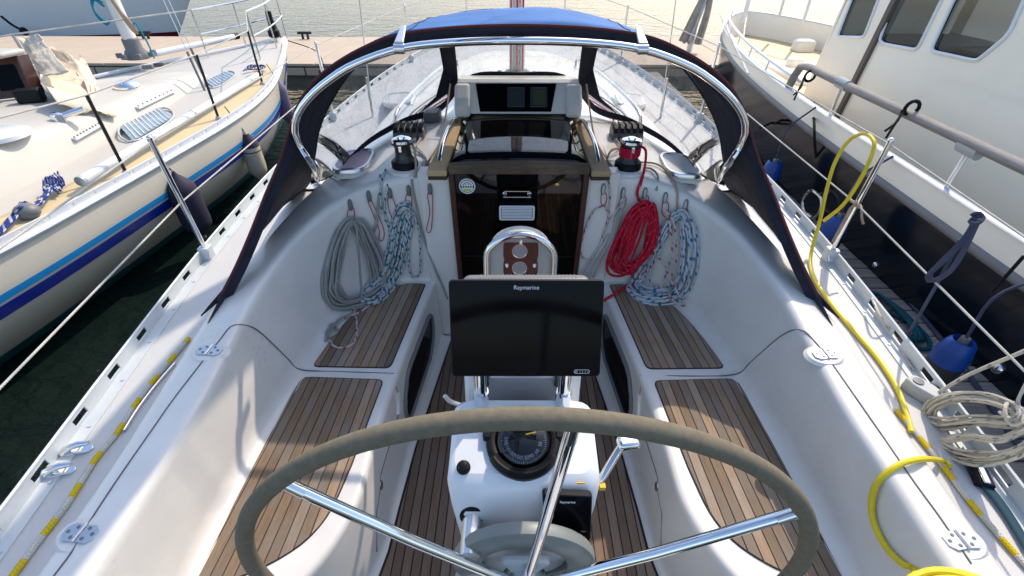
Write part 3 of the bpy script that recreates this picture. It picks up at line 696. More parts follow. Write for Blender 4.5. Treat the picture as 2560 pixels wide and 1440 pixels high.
# bows and grab rail
MB().tube([p + V((0, .012, -.03)) for p in CF[34:-34]], .011, 8).build('bow_tube', 'stainless', hood)
b2 = [] and [a.lerp(b_, .35) + V((-.02 * (1 if a.x > 0 else -1), 0, -.02)) for a, b_ in zip(CA, CF)]
GP = [(797, 458, 0), (780, 413, 2.0), (750, 367, 1.965), (737, 325, 1.955), (746, 283, 1.945), (776, 241, 1.94), (822, 201, 1.94), (885, 162, 1.94), (1000, 122, 1.94), (1140, 106, 1.94), (1291, 102, 1.94)]
gr_h = [at(a, b_, y=c) if c else cast(a, b_) for a, b_, c in GP]; gr_h = [(abs(p.x), p.y, p.z) for p in gr_h[:-1]] + [(0, gr_h[-1].y, gr_h[-1].z)]
grail = thing('grab_rail', 'polished steel hoop grab rail arching behind the spray hood', 'grab rail', (0, 1.95, 1.0))
CG = cr(sym(gr_h), 110); MB().tube(CG, .0145, 12).build('hoop', 'chrome', grail)
for s in (-1, 1):
    p = min(CG, key=lambda q: abs(q.x - s * .485)); MB().lathe([(.019, -.02), (.019, .02)], 12, frame(p, (0, 1, 0), (0, 0, 1)) ).build('rail_clamp', 'stainless', grail)
    t_ = [p + V((-.018, .004, .010)), p + V((.018, .004, .010)), p + V((.010, .13, .05)), p + V((-.010, .13, .05))]
    MB().prism(t_, (0, -.006, .014)).build('bracket', 'brushed', grail, smooth=False, bevel=.004)
    q = V((s * gr_h[0][0], gr_h[0][1], gr_h[0][2])); MB().lathe([(.028, 0), (.028, .006), (.018, .012), (.017, .03)], 14, Matrix.Translation(q)).build('rail_foot', 'stainless', grail)

# --- winches
def winch(x, y, lab):
    z = drop(x, y).z - .01; t = thing('winch', lab, 'winch', (x, y, z), 'winches beside the companionway'); M = Matrix.Translation((x, y, z)) @ Matrix.Diagonal((.94, .94, .84, 1))
    MB().lathe([(.098, 0), (.096, .014), (.085, .022)], 28, M).build('winch_pad', 'gelcoat', t)
    MB().lathe([(.072, .02), (.072, .055), (.064, .064)], 28, M).build('base', 'black_plastic', t)
    MB().lathe([(.062, .062), (.050, .08), (.043, .10), (.043, .145), (.047, .155), (.058, .168), (.058, .176)], 28, M).build('drum', 'winch_drum', t)
    MB().lathe([(.054, .176), (.052, .190), (.040, .196), (.022, .197), (.020, .206), (.008, .207)], 28, M).build('top_cap', 'chrome', t)
    MB().prism([(x - .009, y - .042, z + .150), (x + .009, y - .042, z + .150), (x + .009, y - .060, z + .142), (x - .009, y - .060, z + .142)], (0, 0, -.03)).build('stripper_arm', 'chrome', t, smooth=False, bevel=.003)
    return V((x, y, z))
WLp = winch(-.588, 2.255, 'bare black winch with chrome cap left of the companionway')
WRp = winch(.562, 2.245, 'winch right of the companionway with red rope wrapped round its drum')
# --- rope clutches
def clutch(x, y, lab, n=5):
    z = drop(x, y).z; t = thing('rope_clutch', lab, 'rope clutch', (x, y, z - .004), 'rope clutch banks')
    for i in range(n):
        xx = x + (i - (n - 1) / 2) * .036
        pr = [(y - .06, 0), (y - .065, .035), (y - .05, .062), (y - .01, .075), (y + .05, .065), (y + .06, 0)]
        bdy = MB().prism([(xx - .017, a, z - .003 + c) for a, c in pr], (.034, 0, 0)).build('clutch_body', 'clutch_grey', t, smooth=False, bevel=.004)
        l_ = [(y - .062, .045), (y - .052, .072), (y - .01, .088), (y + .055, .080), (y + .05, .068), (y - .01, .07)]
        MB().prism([(xx - .012, a, z + c) for a, c in l_], (.024, 0, 0)).build('lever', 'black_plastic', bdy, smooth=False, bevel=.004)
        MB().lathe([(.011, 0), (.011, .004), (.006, .004)], 10, Matrix.Translation((xx, y - .0645, z + .016)) @ Matrix.Rotation(pi / 2, 4, 'X')).build('rope_eye', 'brushed', bdy)
    return V((x, y, z))
CLp = clutch(-.640, 2.70, 'bank of five black rope clutches behind the left winch')
CRp = clutch(.640, 2.70, 'bank of five black rope clutches behind the right winch')
MB2 = MB().box((-.545, 2.98, drop(-.545, 2.98).z + .03), (.10, .14, .06)).build('rope_organiser', 'grey_plastic', None, bevel=.012); tag(MB2, 'grey deck organiser box at the left foot of the spray hood', 'organiser')
# --- deck hatches on coaming tops
def hatch(px, lens, lab, grp='small opening deck hatches', lift=.014, z=None):
    P = [at(a, b_, z=z) if z else cast(a, b_, 0) for a, b_ in px]; c = sum(P, V()) / 4
    x = ((P[1] + P[2]) - (P[0] + P[3])) * .25; y = ((P[3] + P[2]) - (P[0] + P[1])) * .25
    t = thing('deck_hatch', lab, 'hatch', c, grp); n = x.cross(y).normalized()
    P2 = [(p - c) for p in P]
    def ringp(k, up):   # bilinear rounded quad
        return [c + x * (a * k) + y * (b_ * k) + n * up for a, b_ in rrect(2, 2, .62, 6)]
    MB().grid([ringp(1.06, -.012), ringp(1.06, .004), ringp(1.0, .010)], cu=True).build('flange', 'gelcoat', t)
    MB().grid([ringp(1.0, .004), ringp(1.0, lift + .012), ringp(.97, lift + .018), ringp(.86, lift + .018), ringp(.83, lift + .010)], cu=True).build('frame', 'brushed', t)
    r_ = ringp(.845, lift + .012); MB().add(r_, [tuple(range(len(r_)))]).build('lens', lens, t, smooth=False)
    r_ = ringp(.9, .002); MB().add(r_, [tuple(range(len(r_)))]).build('hatch_liner', 'light_grey', t, smooth=False)
hatch([(822, 442), (918, 437), (945, 382), (862, 386)], 'hatch_pink', 'small hatch with pinkish lens beside the left hood rail foot', z=1.005)
hatch([(1668, 447), (1762, 455), (1722, 396), (1640, 390)], 'hatch_white', 'small hatch with lens coloured white as a bright reflection beside the right hood rail foot', z=1.005)
hatch([(952, 268), (1028, 268), (1045, 238), (978, 236)], 'hatch_white', 'pale deck hatch seen through the left side window of the hood')
hatch([(1545, 270), (1618, 272), (1598, 240), (1530, 238)], 'hatch_white', 'pale deck hatch seen through the right side window of the hood')
# --- lid hinges
def hinge(px, py, lab, s, k=1.):
    p, n = castn(px, py); n = V((0, 0, 1)).lerp(n, .5).normalized()
    M = frame(p + n * .004, V((1, .1 * s, 0)), V((0, 1, 0)) - n * n.y)
    t = thing('lid_hinge', lab, 'hinge', p, 'locker lid hinges')
    MB().grid([[M @ V((.058 * k * f_ * cos(a), .042 * k * f_ * sin(a), zz)) for a in fr(0, 2 * pi, 25)[:-1]] for f_, zz in ((1.25, -.014), (1.05, -.003), (.6, -.001), (.01, -.001))], cu=True).build('hinge_pad', 'gelcoat', t)
    for q in (-1, 1):
        o_ = [(.004 * q, -.022), (.030 * q, -.024), (.046 * q, -.012), (.046 * q, .012), (.030 * q, .024), (.004 * q, .022)]
        o_ = ccw([(a * k, b_ * k) for a, b_ in o_]); lf = MB().prism([M @ V((a, b_, .0)) for a, b_ in o_], n * .004).build('hinge_leaf', 'brushed', t, smooth=False, bevel=.001)
        for a, b_ in ((.016 * q, .013), (.016 * q, -.013), (.034 * q, 0)): MB().lathe([(.0048 * k, .0035), (.0048 * k, .0052), (.002, .0055)], 8, M @ Matrix.Translation((a * k, b_ * k, 0))).build('screw', 'grey_plastic', lf)
    MB().tube([M @ V((0, -.023 * k, .004)), M @ V((0, .023 * k, .004))], .004 * k, 8).build('hinge_pin', 'stainless', t)
hinge(525, 878, 'forward hinge of the locker lid on the left coaming', -1)
hinge(205, 1335, 'aft hinge of the locker lid on the left coaming', -1)
hinge(2062, 887, 'forward hinge of the locker lid on the right coaming', 1)
hinge(2400, 1352, 'aft hinge of the locker lid on the right coaming beside the yellow hose', 1)
# --- left mooring cleat (two horns in a recess) and chrome track
t = thing('mooring_cleat', 'pair of polished mooring horns on the left side deck beside the toe rail', 'cleat', cast(165, 1160))
for px, py in ((190, 1130), (145, 1184)):
    p = cast(px, py); M = frame(p, (.95, .25, 0), (0, 1, 0))
    MB().prism([M @ V(q) for q in ((-.04, -.014, 0), (.045, -.014, 0), (.055, 0, 0), (.045, .014, 0), (-.04, .014, 0))], (0, 0, .008)).build('cleat_base', 'chrome', t, bevel=.002)
    MB().tube([M @ V(q) for q in ((-.03, 0, .006), (-.02, 0, .022), (0, 0, .03), (.025, 0, .036), (.055, 0, .034))], .011, 10, rads=[.016, .013, .011, .011, .008]).build('horn', 'chrome', t)
P = [cast(a, b_, .008) for a, b_ in ((314, 1080), (345, 1030), (380, 982), (415, 940), (440, 912))]
tag(MB().tube(cr(P, 16), .007, 8, squash=.6).build('coaming_track', 'brushed'), 'thin steel track along the foot of the left coaming', 'track')

# --- stanchions and lifelines
def stanchion(x, y, top, lab, knots=None):
    z = zd(y); s = -1 if x < 0 else 1
    t = thing('stanchion', lab, 'stanchion', (x, y, z), 'lifeline stanchions of the yacht')
    MB().prism([(x + a, y + b_, z) for a, b_ in rrect(.052, .06, .012)], (0, 0, .075)).build('socket', 'alu_rail', t, bevel=.005)
    MB().tube([(x, y, z + .03), (x + s * .004, y, z + .35), (x + s * .01, y, top)], .0125, 12).build('post', 'chrome', t)
    MB().ball((x + s * .01, y, top), .0135, 8).build('post_cap', 'chrome', t)
    MB().tube([(x - s * .03, y - .03, z + .02), (x - s * .034, y - .03, z + .06), (x - s * .03, y - .05, z + .03)], .004, 6).build('lug', 'stainless', t)
    return [V((x + s * .009, y, top - .015)), V((x + s * .005, y, z + .33))]
SL = {}
for s, nm in ((-1, 'left'), (1, 'right')):
    pts = []
    for y, top in ((-.6, 1.26), (2.02, 1.285), (4.15, 1.32), (6.2, 1.38), (7.9, 1.46)):
        lab = {-.6: 'stanchion beyond the lower frame edge on the %s side deck', 2.02: 'chrome stanchion nearest the camera on the %s toe rail', 4.15: 'chrome stanchion beside the spray hood on the %s side', 6.2: 'distant stanchion by the %s foredeck seen past the hood', 7.9: 'foremost stanchion on the %s side by the bow'}[y] % nm
        if y == -.6: x = s * (bm_(y) - .06); pts.append([V((x, y, 1.25)), V((x, y, .94))]); continue
        pts.append(stanchion(s * (bm_(y) - .035), y, top, lab))
    SL[s] = pts
    for k, wn in ((0, 'upper'), (1, 'lower')):
        tag(MB().tube([p[k] for p in pts], .0042, 6).build('lifeline', 'lifeline'), '%s lifeline wire along the %s side of the yacht' % (wn, nm), 'lifeline', 'lifelines of the yacht')
# --- mast with halyards, boom with sail cover overhead
mast = thing('mast', 'white mast standing on the coachroof ahead of the spray hood', 'mast', (0, 4.1, 1.06))
MB().lathe([(.075, 0), (.075, 12)], 20, Matrix.Translation((0, 4.1, 1.05)) @ Matrix.Diagonal((.85, 1.25, 1, 1))).build('spar', 'mast_white', mast)
MB().lathe([(.16, 0), (.15, .03), (.10, .05), (.09, .08)], 20, Matrix.Translation((0, 4.1, 1.05))).build('mast_collar', 'grey_plastic', mast)
for i, (x, m_) in enumerate(((-.05, 'rope_red'), (-.028, 'rope_white'), (-.002, 'rope_red'), (.022, 'rope_pink'), (.045, 'rope_red'))):
    r = MB(); r.tube([(x, 3.985, 1.14), (x * .9, 3.99, 2.5), (x * .5, 4.0, 9)], .006, 6); r.build('halyard', m_, mast)
for i in range(6): MB().box((-.14 + i * .056, 3.95 - .02 * (i % 2), 1.11), (.04, .08, .09)).build('mast_block', 'grey_plastic', mast, bevel=.012)
for i in range(4):
    for s in (-1, 1):
        x0 = s * (.05 + .03 * i); tag(MB().tube(cr([V((x0, 3.93, 1.12)), drop(s * (.35 + .05 * i), 3.7, .02), V((s * (.60 + .03 * i), 3.1, drop(.6, 3.1).z + .02)), V((s * (.57 + .036 * i), 2.78, CRp.z + .02))], 24), .005, 6).build('deck_line', ('rope_red', 'rope_white', 'rope_pink', 'rope_grey')[i]), '%s control line led aft from the mast on the %s side' % (('red', 'white', 'pink flecked', 'grey')[i], 'left' if s < 0 else 'right'), 'line', 'control lines led aft')
boom = thing('boom', 'boom with stowed sail in its cover above the cockpit', 'boom', (0, 2.0, 2.6))
MB().tube([(-.0, 4.0, 2.68), (-.50, -.5, 2.64)], .075, 12).build('spar', 'mast_white', boom)
MB().tube([(-.01, 3.95, 3.0), (-.17, 2.5, 2.93), (-.34, 1.0, 2.87), (-.48, -.3, 2.80)], .16, 14, rads=[.19, .17, .16, .13]).build('sail_cover', 'blue_canvas', boom)
for s in (-1, 1):
    tag(MB().tube([(s * 1.3, 4.2, zd(4.2)), (s * .9, 4.15, 6.5), (s * .05, 4.1, 12)], .005, 6).build('shroud', 'brushed'), 'wire shroud rising from the %s side deck beside the hood' % ('left' if s < 0 else 'right'), 'shroud', 'shrouds of the yacht')
    MB().tube([(s * 1.3, 4.2, zd(4.2)), (s * 1.29, 4.198, zd(4.2) + .35)], .011, 8).build('turnbuckle', 'stainless', bpy.data.objects['shroud' if s < 0 else 'shroud.001'])
    # coachroof handrails seen through the windows
    P = [drop(s * x, y) for x, y in ((.80, 3.0), (.78, 3.05), (.74, 3.5), (.68, 4.2), (.60, 4.9), (.59, 4.95))]; P = [p + V((0, 0, h_)) for p, h_ in zip(P, (0, .07, .075, .075, .07, 0))]
    tag(MB().tube(cr(P, 40), .011, 8).build('handrail', 'stainless'), 'steel handrail along the %s edge of the coachroof' % ('left' if s < 0 else 'right'), 'handrail', 'coachroof handrails')
# ================================================================== STEERING PEDESTAL
ped = thing('steering_pedestal', 'white steering pedestal with compass and engine lever behind the wheel', 'steering pedestal', (0, .85, .0))
secs = []      # horizontal-ish sections from the sole up: (z, y_aft, y_fwd, half width, corner radius)
for z, ya, yf, w_, r in ((.0, .50, .98, .16, .06), (.45, .50, .96, .155, .06), (.72, .505, .86, .158, .05), (.80, .51, .83, .163, .045), (.90, .535, .80, .178, .04), (.955, .562, .79, .186, .035)):
    secs.append([V((x, (ya + yf) / 2 + y, z)) for x, y in rrect(w_ * 2, yf - ya, r, 4)])
top = []
for k, (ya, yf, w_, za, zf) in enumerate(((.578, .785, .182, .975, 1.012), (.592, .780, .168, .985, 1.022))):
    top.append([V((x, (ya + yf) / 2 + y, za + (zf - za) * (((ya + yf) / 2 + y) - ya) / (yf - ya))) for x, y in rrect(w_ * 2, yf - ya, .035, 4)])
g_ = MB().grid(secs + top, cu=True); g_.add(top[-1], [tuple(range(len(top[-1])))])
g_.build('pedestal_body', 'white_paint', ped, ang=50)
TOPM = frame((0, .686, 1.0035), (1, 0, 0), (0, .188, .037)); tn = TOPM.to_3x3().col[2]
# compass
cc = on_plane(1308, 1106, TOPM); CM = frame(cc, (1, 0, 0), (0, .303, .06)) @ Matrix.Scale(.86, 4)
cmp_ = MB().lathe([(.108, -.01), (.108, .014), (.100, .022), (.092, .024), (.082, .020), (.080, .008)], 36, CM).build('compass', 'black_plastic', ped)
MB().lathe([(.081, .012), (.0805, .02), (.070, .032), (.05, .041), (.025, .046), (.001, .0475)], 36, CM, caps=False).build('compass_dome', 'vinyl_dome' if 'vinyl_dome' in MATS else 'compass_glass', cmp_)
MB().lathe([(.079, .006), (.074, .011), (.001, .012)], 36, CM).build('compass_card', 'dial_blue', cmp_)
tk = MB()
for i in range(72):
    a = 2 * pi * i / 72; r0 = .062 if i % 6 else .058; M = CM @ Matrix.Rotation(a, 4, 'Z'); tk.box(M @ V((.068 - (.068 - r0) / 2, 0, .0126)), (.068 - r0, .0011, .0006), M.to_3x3())
tk.build('compass_ticks', 'print_white', cmp_, smooth=False)
for i, s_ in enumerate(('N', '30', '60', 'E', '120', '150', 'S', '210', '240', 'W', '300', '330')):
    pass
for dg, s_ in ((-158, '210'), (-180 + 48, '180'), (-108, '150'), (-84, '120'), (-63, '90'), (-40, '60'), (-12, '30'), (-180, '240')):
    a = radians(dg); M = CM @ Matrix.Translation((.050 * cos(a), .050 * sin(a), .0130)) @ Matrix.Rotation(a - pi / 2 + pi, 4, 'Z') ; add_text('compass_number', s_, .0150, M @ Matrix.Rotation(pi, 4, 'Z') @ Matrix.Rotation(pi, 4, 'Z'), 'print_white', cmp_)
MB().box(CM @ V((.022, .022, .0135)), (.03, .004, .0006), (CM @ Matrix.Rotation(.25, 4, 'Z')).to_3x3()).build('lubber_mark', 'print_yellow', cmp_)
for s in (-1, 1): MB().box(CM @ V((s * .105, .022, .012)), (.024, .04, .03), CM.to_3x3()).build('compass_lug', 'black_plastic', cmp_, bevel=.004)
MB().grid([[CM @ V((r * cos(a), r * sin(a), z)) for a in fr(radians(-150), radians(-30), 22)] for r, z in ((.108, .0), (.109, .02), (.1, .034), (.085, .028))]).build('compass_hood', 'black_plastic', cmp_, solid=.003)
# knob, storage tube, autopilot display on the aft face, lever
p = on_plane(1159, 1170, TOPM); MB().lathe([(.017, 0), (.017, .006), (.012, .010), (.011, .022), (.008, .024)], 16, frame(p, (1, 0, 0), (0, .303, .06))).build('push_knob', 'black_plastic', ped)
AFM = frame((0, .523, .85), (1, 0, 0), (0, .051, .155)); an = AFM.to_3x3().col[2]
Q = [on_plane(a, b_, AFM) for a, b_ in ((1362, 1325), (1474, 1335), (1478, 1222), (1354, 1216))]
ap = MB().prism([q + an * .001 for q in Q], an * .022).build('autopilot_display', 'black_plastic', ped, smooth=False, bevel=.007)
c_ = sum(Q, V()) / 4; MB().prism([c_ + (q - c_) * .93 + an * .0225 for q in Q], an * .0012).build('display_glass', 'black_glass', ap, smooth=False)
px_ = on_plane(1416, 1236, AFM) + an * .0242; add_text('maker_name', 'Raymarine', .0085, frame(px_, (1, 0, 0), (0, .051, .155)), 'print_white', ap)
for i in range(4):
    for j in range(2):
        p = on_plane(1376 + i * 26, 1308 + j * 13, AFM) + an * .0241; MB().box(p, (.011, .0035 - .001 * j, .0008), AFM.to_3x3()).build('key', 'grey_plastic', ap)
p = on_plane(1180, 1290, AFM); MB().lathe([(.030, -.01), (.030, .002), (.0275, .003)], 24, frame(p, (1, 0, 0), (0, .051, .155))).build('tube_socket', 'black_plastic', ped)
MB().tube([p + V((0, .05, -.01)), p + V((.0, -.085, -.016))], .0235, 20).build('handle_tube', 'brushed', ped)
lv = MB().tube(cr([(.180, .60, .925), (.190, .60, .945), (.208, .62, .963), (.230, .645, .982), (.243, .66, .992)], 16), .010, 10, rads=None); lv.ball((.180, .60, .925), .017, 8)
lo = lv.build('engine_lever', 'stainless', ped)
MB().box((.262, .668, 1.0), (.056, .036, .024), Matrix.Rotation(radians(8), 3, 'Z')).build('lever_knob', 'chrome', lo, bevel=.010, seg=3)
MB().box((.192, .585, .94), (.014, .012, .014)).build('lever_tag', 'print_yellow', lo)
MB().box((.135, .572, .979), (.018, .002, .006)).build('warning_label', 'print_yellow', ped)
# upper column between the posts: white flanks and smoked panel
for s in (-1, 1):
    MB().prism([(s * .118, .795, .70), (s * .165, .80, .70), (s * .158, .845, 1.20), (s * .105, .84, 1.20)][::s], (0, .10, 0)).build('column_flank', 'white_paint', ped, smooth=False, bevel=.012)
MB().prism([(-.119, .80, .75), (.119, .80, .75), (.107, .838, 1.20), (-.107, .838, 1.20)], (0, .006, 0)).build('column_panel', 'purple_acrylic', ped, smooth=False)
MB().prism([(-.13, .85, .72), (.13, .85, .72), (.12, .90, 1.20), (-.12, .90, 1.20)], (0, .03, 0)).build('column_back', 'light_grey', ped, smooth=False)
w2 = MB().tube(cr([(-.03, .83, 1.0), (-.035, .835, 1.05), (-.02, .84, 1.12), (-.012, .845, 1.19)], 12), .005, 6); w2.tube(cr([(.03, .83, 1.0), (.037, .835, 1.06), (.03, .84, 1.12), (.025, .845, 1.19)], 12), .005, 6); w2.build('column_cable', 'black_plastic', ped)
# cup-holder console: steel arch, pale shell, amber plate with holes
AR = frame((0, 1.40, .98), (1, 0, 0), (0, .03, .30))
def arch(w_, h_, n_=15, z0=-.55): return [(-w_, z0)] + [(-w_ * cos(a) * (1 if True else 1), h_ - w_ * .75 + w_ * .75 * sin(a)) for a in fr(0, pi, n_)] + [(w_, z0)]
con = thing('cup_holder_console', 'steel arched console with amber cup-holder plate ahead of the chart plotter', 'console', (0, 1.38, .0))
def taper(p): return (p[0] * (1 + .22 * min(.45, max(0, (.17 - p[1])))), p[1])
MB().tube([AR @ V((*taper(q), .01)) for q in arch(.122, .178, 15, -.95)], .013, 10).build('arch_tube', 'stainless', con)
MB().prism([AR @ V((*taper(q), -.09)) for q in ccw(arch(.112, .168, 15, -.93))], AR.to_3x3().col[2] * .09).build('console_shell', 'light_grey', con, smooth=False)
MB().box((0, 1.34, .03), (.30, .16, .05)).build('console_foot', 'light_grey', con, bevel=.01)
PLM = frame((0, 1.345, 1.05), (1, 0, 0), (0, .03, .3))
def ringface(cx, cy, r, n_=20): return [(cx + r * cos(a), cy + r * sin(a)) for a in fr(0, 2 * pi, n_ + 1)[:-1]]
# plate as bands with true holes (bridged quads around each hole inside its square cell)
pt = MB(); hw = .062
for k in range(4):
    cy = .075 - k * .068; cell = .034
    n_ = 24; inn = ringface(-.004, cy, .027, n_); out = []
    for a in fr(0, 2 * pi, n_ + 1)[:-1]:
        c0, s0 = cos(a), sin(a); k_ = min(hw / abs(c0) if abs(c0) > 1e-6 else 9, cell / abs(s0) if abs(s0) > 1e-6 else 9); out.append((c0 * k_, cy + s0 * k_))
    for zz in (0, .004): pt.grid([[PLM @ V((*q, zz)) for q in r_] for r_ in (inn, out)], cu=True)
    pt.grid([[PLM @ V((*q, zz)) for q in inn] for zz in (0, .004)], cu=True)
pt.build('cup_plate', 'amber', con, ang=30)
for k in range(3): MB().tube([PLM @ V((*q, .002)) for q in ringface(-.004, .075 - k * .068, .0275)], .0022, 6, True).build('hole_rim', 'stainless', con)
for x, y in ((-.05, .02), (.05, .02), (0, .112)): MB().lathe([(.007, 0), (.006, .006), (.002, .007)], 10, PLM @ Matrix.Translation((x, y, .004))).build('plate_screw', 'stainless', con)
# posts carrying the plotter
post = thing('plotter_mount', 'pair of steel posts rising from the pedestal to the chart plotter', 'bracket', (0, .84, .98))
for s in (-1, 1):
    x = .106 if s > 0 else -.110
    MB().lathe([(.021, -.02), (.021, .045)], 14, Matrix.Translation((x, .775, 1.02))).build('post_socket', 'chrome', post)
    MB().tube([(x, .775, 1.02), (x, .775, 1.19), (x * .98, .78, 1.27), (x * .95, .79, 1.34)], .0165, 12).build('post', 'chrome', post)
# --- chart plotter: fitted to the four corners of its face
PF = frame((0, .70, 1.318), (1, 0, 0), (0, .085, .20)); pn = PF.to_3x3().col[2]
Q = [on_plane(a, b_, PF) for a, b_ in ((1131, 942), (1499, 942), (1513, 701), (1119, 701))]
plo = thing('chart_plotter', 'large black chart plotter screen above the steering wheel', 'chart plotter', (0, .72, 1.2))
c_ = sum(Q, V()) / 4; hw = ((Q[1] - Q[0]).length + (Q[2] - Q[3]).length) / 4; hh = ((Q[3] - Q[0]).length + (Q[2] - Q[1]).length) / 4
PF = frame(c_, (Q[1] - Q[0]) + (Q[2] - Q[3]), (Q[3] - Q[0]) + (Q[2] - Q[1])); pn = PF.to_3x3().col[2]
MB().prism([PF @ V((x, y, -.012)) for x, y in rrect(hw * 2, hh * 2, .008)], pn * .011).build('bezel', 'black_plastic', plo, bevel=.002)
MB().prism([PF @ V((x, y, -.001)) for x, y in rrect(hw * 2 - .006, hh * 2 - .006, .007)], pn * .001).build('screen_glass', 'black_glass', plo, smooth=False)
MB().prism([PF @ V((x, y + .006, -.055)) for x, y in rrect(hw * 1.72, hh * 1.9, .02)], pn * .042).build('housing', 'grey_plastic', plo, bevel=.008)
for i in range(26): MB().box(PF @ V((-hw * .6 + i * hw * 1.25 / 25, hh - .001, -.035)), (.003, .004, .03), PF.to_3x3()).build('cooling_fin', 'grey_plastic', plo)
add_text('maker_name', 'Raymarine', .0125, PF @ Matrix.Translation((0, hh - .0155, .0002)), 'print_white', plo, .0004)
sw = MB().tube([PF @ V((hw - .040 + x, -hh + .0125 + y, .0006)) for x, y in rrect(.033, .0085, .0042)], .0005, 4, True)
sw.tube([PF @ V((hw - .052 + .0022 * cos(a), -hh + .0125 + .0022 * sin(a), .0006)) for a in fr(0, 2 * pi, 13)[:-1]], .0005, 4, True)
for i in range(4): sw.tube([PF @ V((hw - .045 + i * .0058 + .0013 * cos(a), -hh + .0125 + .0028 * sin(a), .0006)) for a in fr(-1.2, 1.2, 7)], .0004, 4)
sw.build('touch_slider', 'print_white', plo)
MB().box(PF @ V((0, -.02, -.075)), (.2, .06, .04), PF.to_3x3()).build('mounting_arm', 'black_plastic', plo, bevel=.006)

# ================================================================== STEERING WHEEL
R = .62; WC = V((.002, .435, .806)); tau = radians(-1)
whl = thing('helm', 'large steering wheel with worn brown leather rim and slim steel spokes', 'steering wheel', (0, .435, .806 - R))
def wp(a, r, d=0.): return WC + V((r * sin(a), r * cos(a) * sin(tau) + d, r * cos(a) * cos(tau)))
rim = MB().tube([wp(a, R) for a in fr(0, 2 * pi, 181)[:-1]], .0178, 14, True).build('rim', 'leather', whl)
st_ = MB()
for i in range(170):
    a = radians(88) + i * radians(62) / 170; p = wp(a, R - .0175, -.007); st_.tube([p + V((0, -.006, 0)) , p + (wp(a + .004, R) - wp(a, R)) + V((0, .008, 0))], .0011, 4)
st_.build('lacing', 'caulk', whl)
for k in range(7):
    a = radians(6 + 360 / 7 * k); e_ = wp(a, R - .012); d_ = wp(a, .03, -.02)
    MB().tube([d_, d_.lerp(e_, .5) + V((0, -.004, 0)), e_], .0115, 12).build('spoke', 'chrome', whl)
    MB().tube([wp(a, R - .05) + V((0, -.003, 0)), wp(a, R - .012)], .0118, 12).build('spoke_ferrule', 'stainless', whl)
MB().lathe([(.05, 0), (.05, .045), (.043, .052), (.012, .054)], 24, frame(WC + V((0, .01, 0)), (1, 0, 0), (0, 0, 1))).build('hub', 'chrome', whl)
HM = frame(WC, (1, 0, 0), (0, 0, 1))
drv = thing('wheel_autopilot', 'grey ring-shaped autopilot drive mounted behind the wheel hub', 'autopilot drive', (0, .47, .62))
DM = frame(WC + V((0, .036, -.012)), (1, 0, 0), (0, 0, 1))
MB().lathe([(.105, -.01), (.105, .010), (.112, .014), (.160, .014), (.170, .008), (.173, -.01), (.168, -.02), (.11, -.02), (.105, -.01)], 48, DM, caps=False).build('drive_ring', 'drive_grey', drv)
for a in (205, 335):
    M = DM @ Matrix.Rotation(radians(a), 4, 'Z'); MB().box(M @ V((.14, 0, .008)), (.08, .045, .018), M.to_3x3()).build('drive_lug', 'light_grey', drv, bevel=.006)
MB().lathe([(.104, -.018), (.104, -.012), (.02, -.012)], 36, DM).build('drive_disc', 'light_grey', drv)
MB().prism([DM @ V(q) for q in ((-.055, .088, .018), (-.048, .10, .018), (.05, .10, .018), (.058, .088, .018), (.028, .04, .018), (-.028, .04, .018))][::-1], DM.to_3x3().col[2] * .022).build('clutch_housing', 'light_grey', drv, smooth=False, bevel=.008)
# ================================================================== ROPES, HOOKS, HOSE ON OUR YACHT
def surf(pts, off=.008, n=None, jit=0.):
    P = [cast(a + random.uniform(-jit, jit), b_ + random.uniform(-jit, jit), off) for a, b_ in pts]; return P
def line(name, pts, r, m_, label, cat='rope', group=None, off=None, step=.012, n=7):
    P = surf(pts, off if off is not None else r + .002); return tag(MB().rope(P, r, step, n).build(name, m_), label, cat, group)
def free(pts):                      # (px, py, 'x'|'y'|'z', value)
    return [at(p[0], p[1], **{p[2]: p[3]}) for p in pts]
def coil(name, outer, inner, loops, r, m_, label, group='rope coils hung in the cockpit', jit=8, lead=None, tail=None, off0=.008, bunch=.0):
    """one continuous rope wound between an outer and an inner outline, loops lying over each other"""
    P = []; N = len(outer)
    if lead: P += [cast(a, b_, r + .004) for a, b_ in lead]
    K = len(inner)
    def ring(o, u): 
        i = int(u) % len(o); j = (i + 1) % len(o); f_ = u - int(u); return (o[i][0] * (1 - f_) + o[j][0] * f_, o[i][1] * (1 - f_) + o[j][1] * f_)
    order = list(range(loops)); random.shuffle(order)
    for l in range(loops):
        t = order[l] / max(1, loops - 1); ox = random.uniform(-jit, jit); oy = random.uniform(-jit, jit)
        for k in range(N):
            a = outer[k]; b_ = ring(inner, k * K / N); q = t + random.uniform(-.08, .08)
            if k == 0: q = t * bunch + (1 - bunch) * t
            x = a[0] + (b_[0] - a[0]) * q + ox * (k > 0); y = a[1] + (b_[1] - a[1]) * q + oy * (k > 0)
            P.append(cast(x, y, off0 + .0065 * (l % 5) + random.uniform(0, .004)))
    if tail: P += [cast(a, b_, r + .012) for a, b_ in tail]
    return tag(MB().rope(P, r, .014, 7).build(name, m_), label, 'rope coil', group)
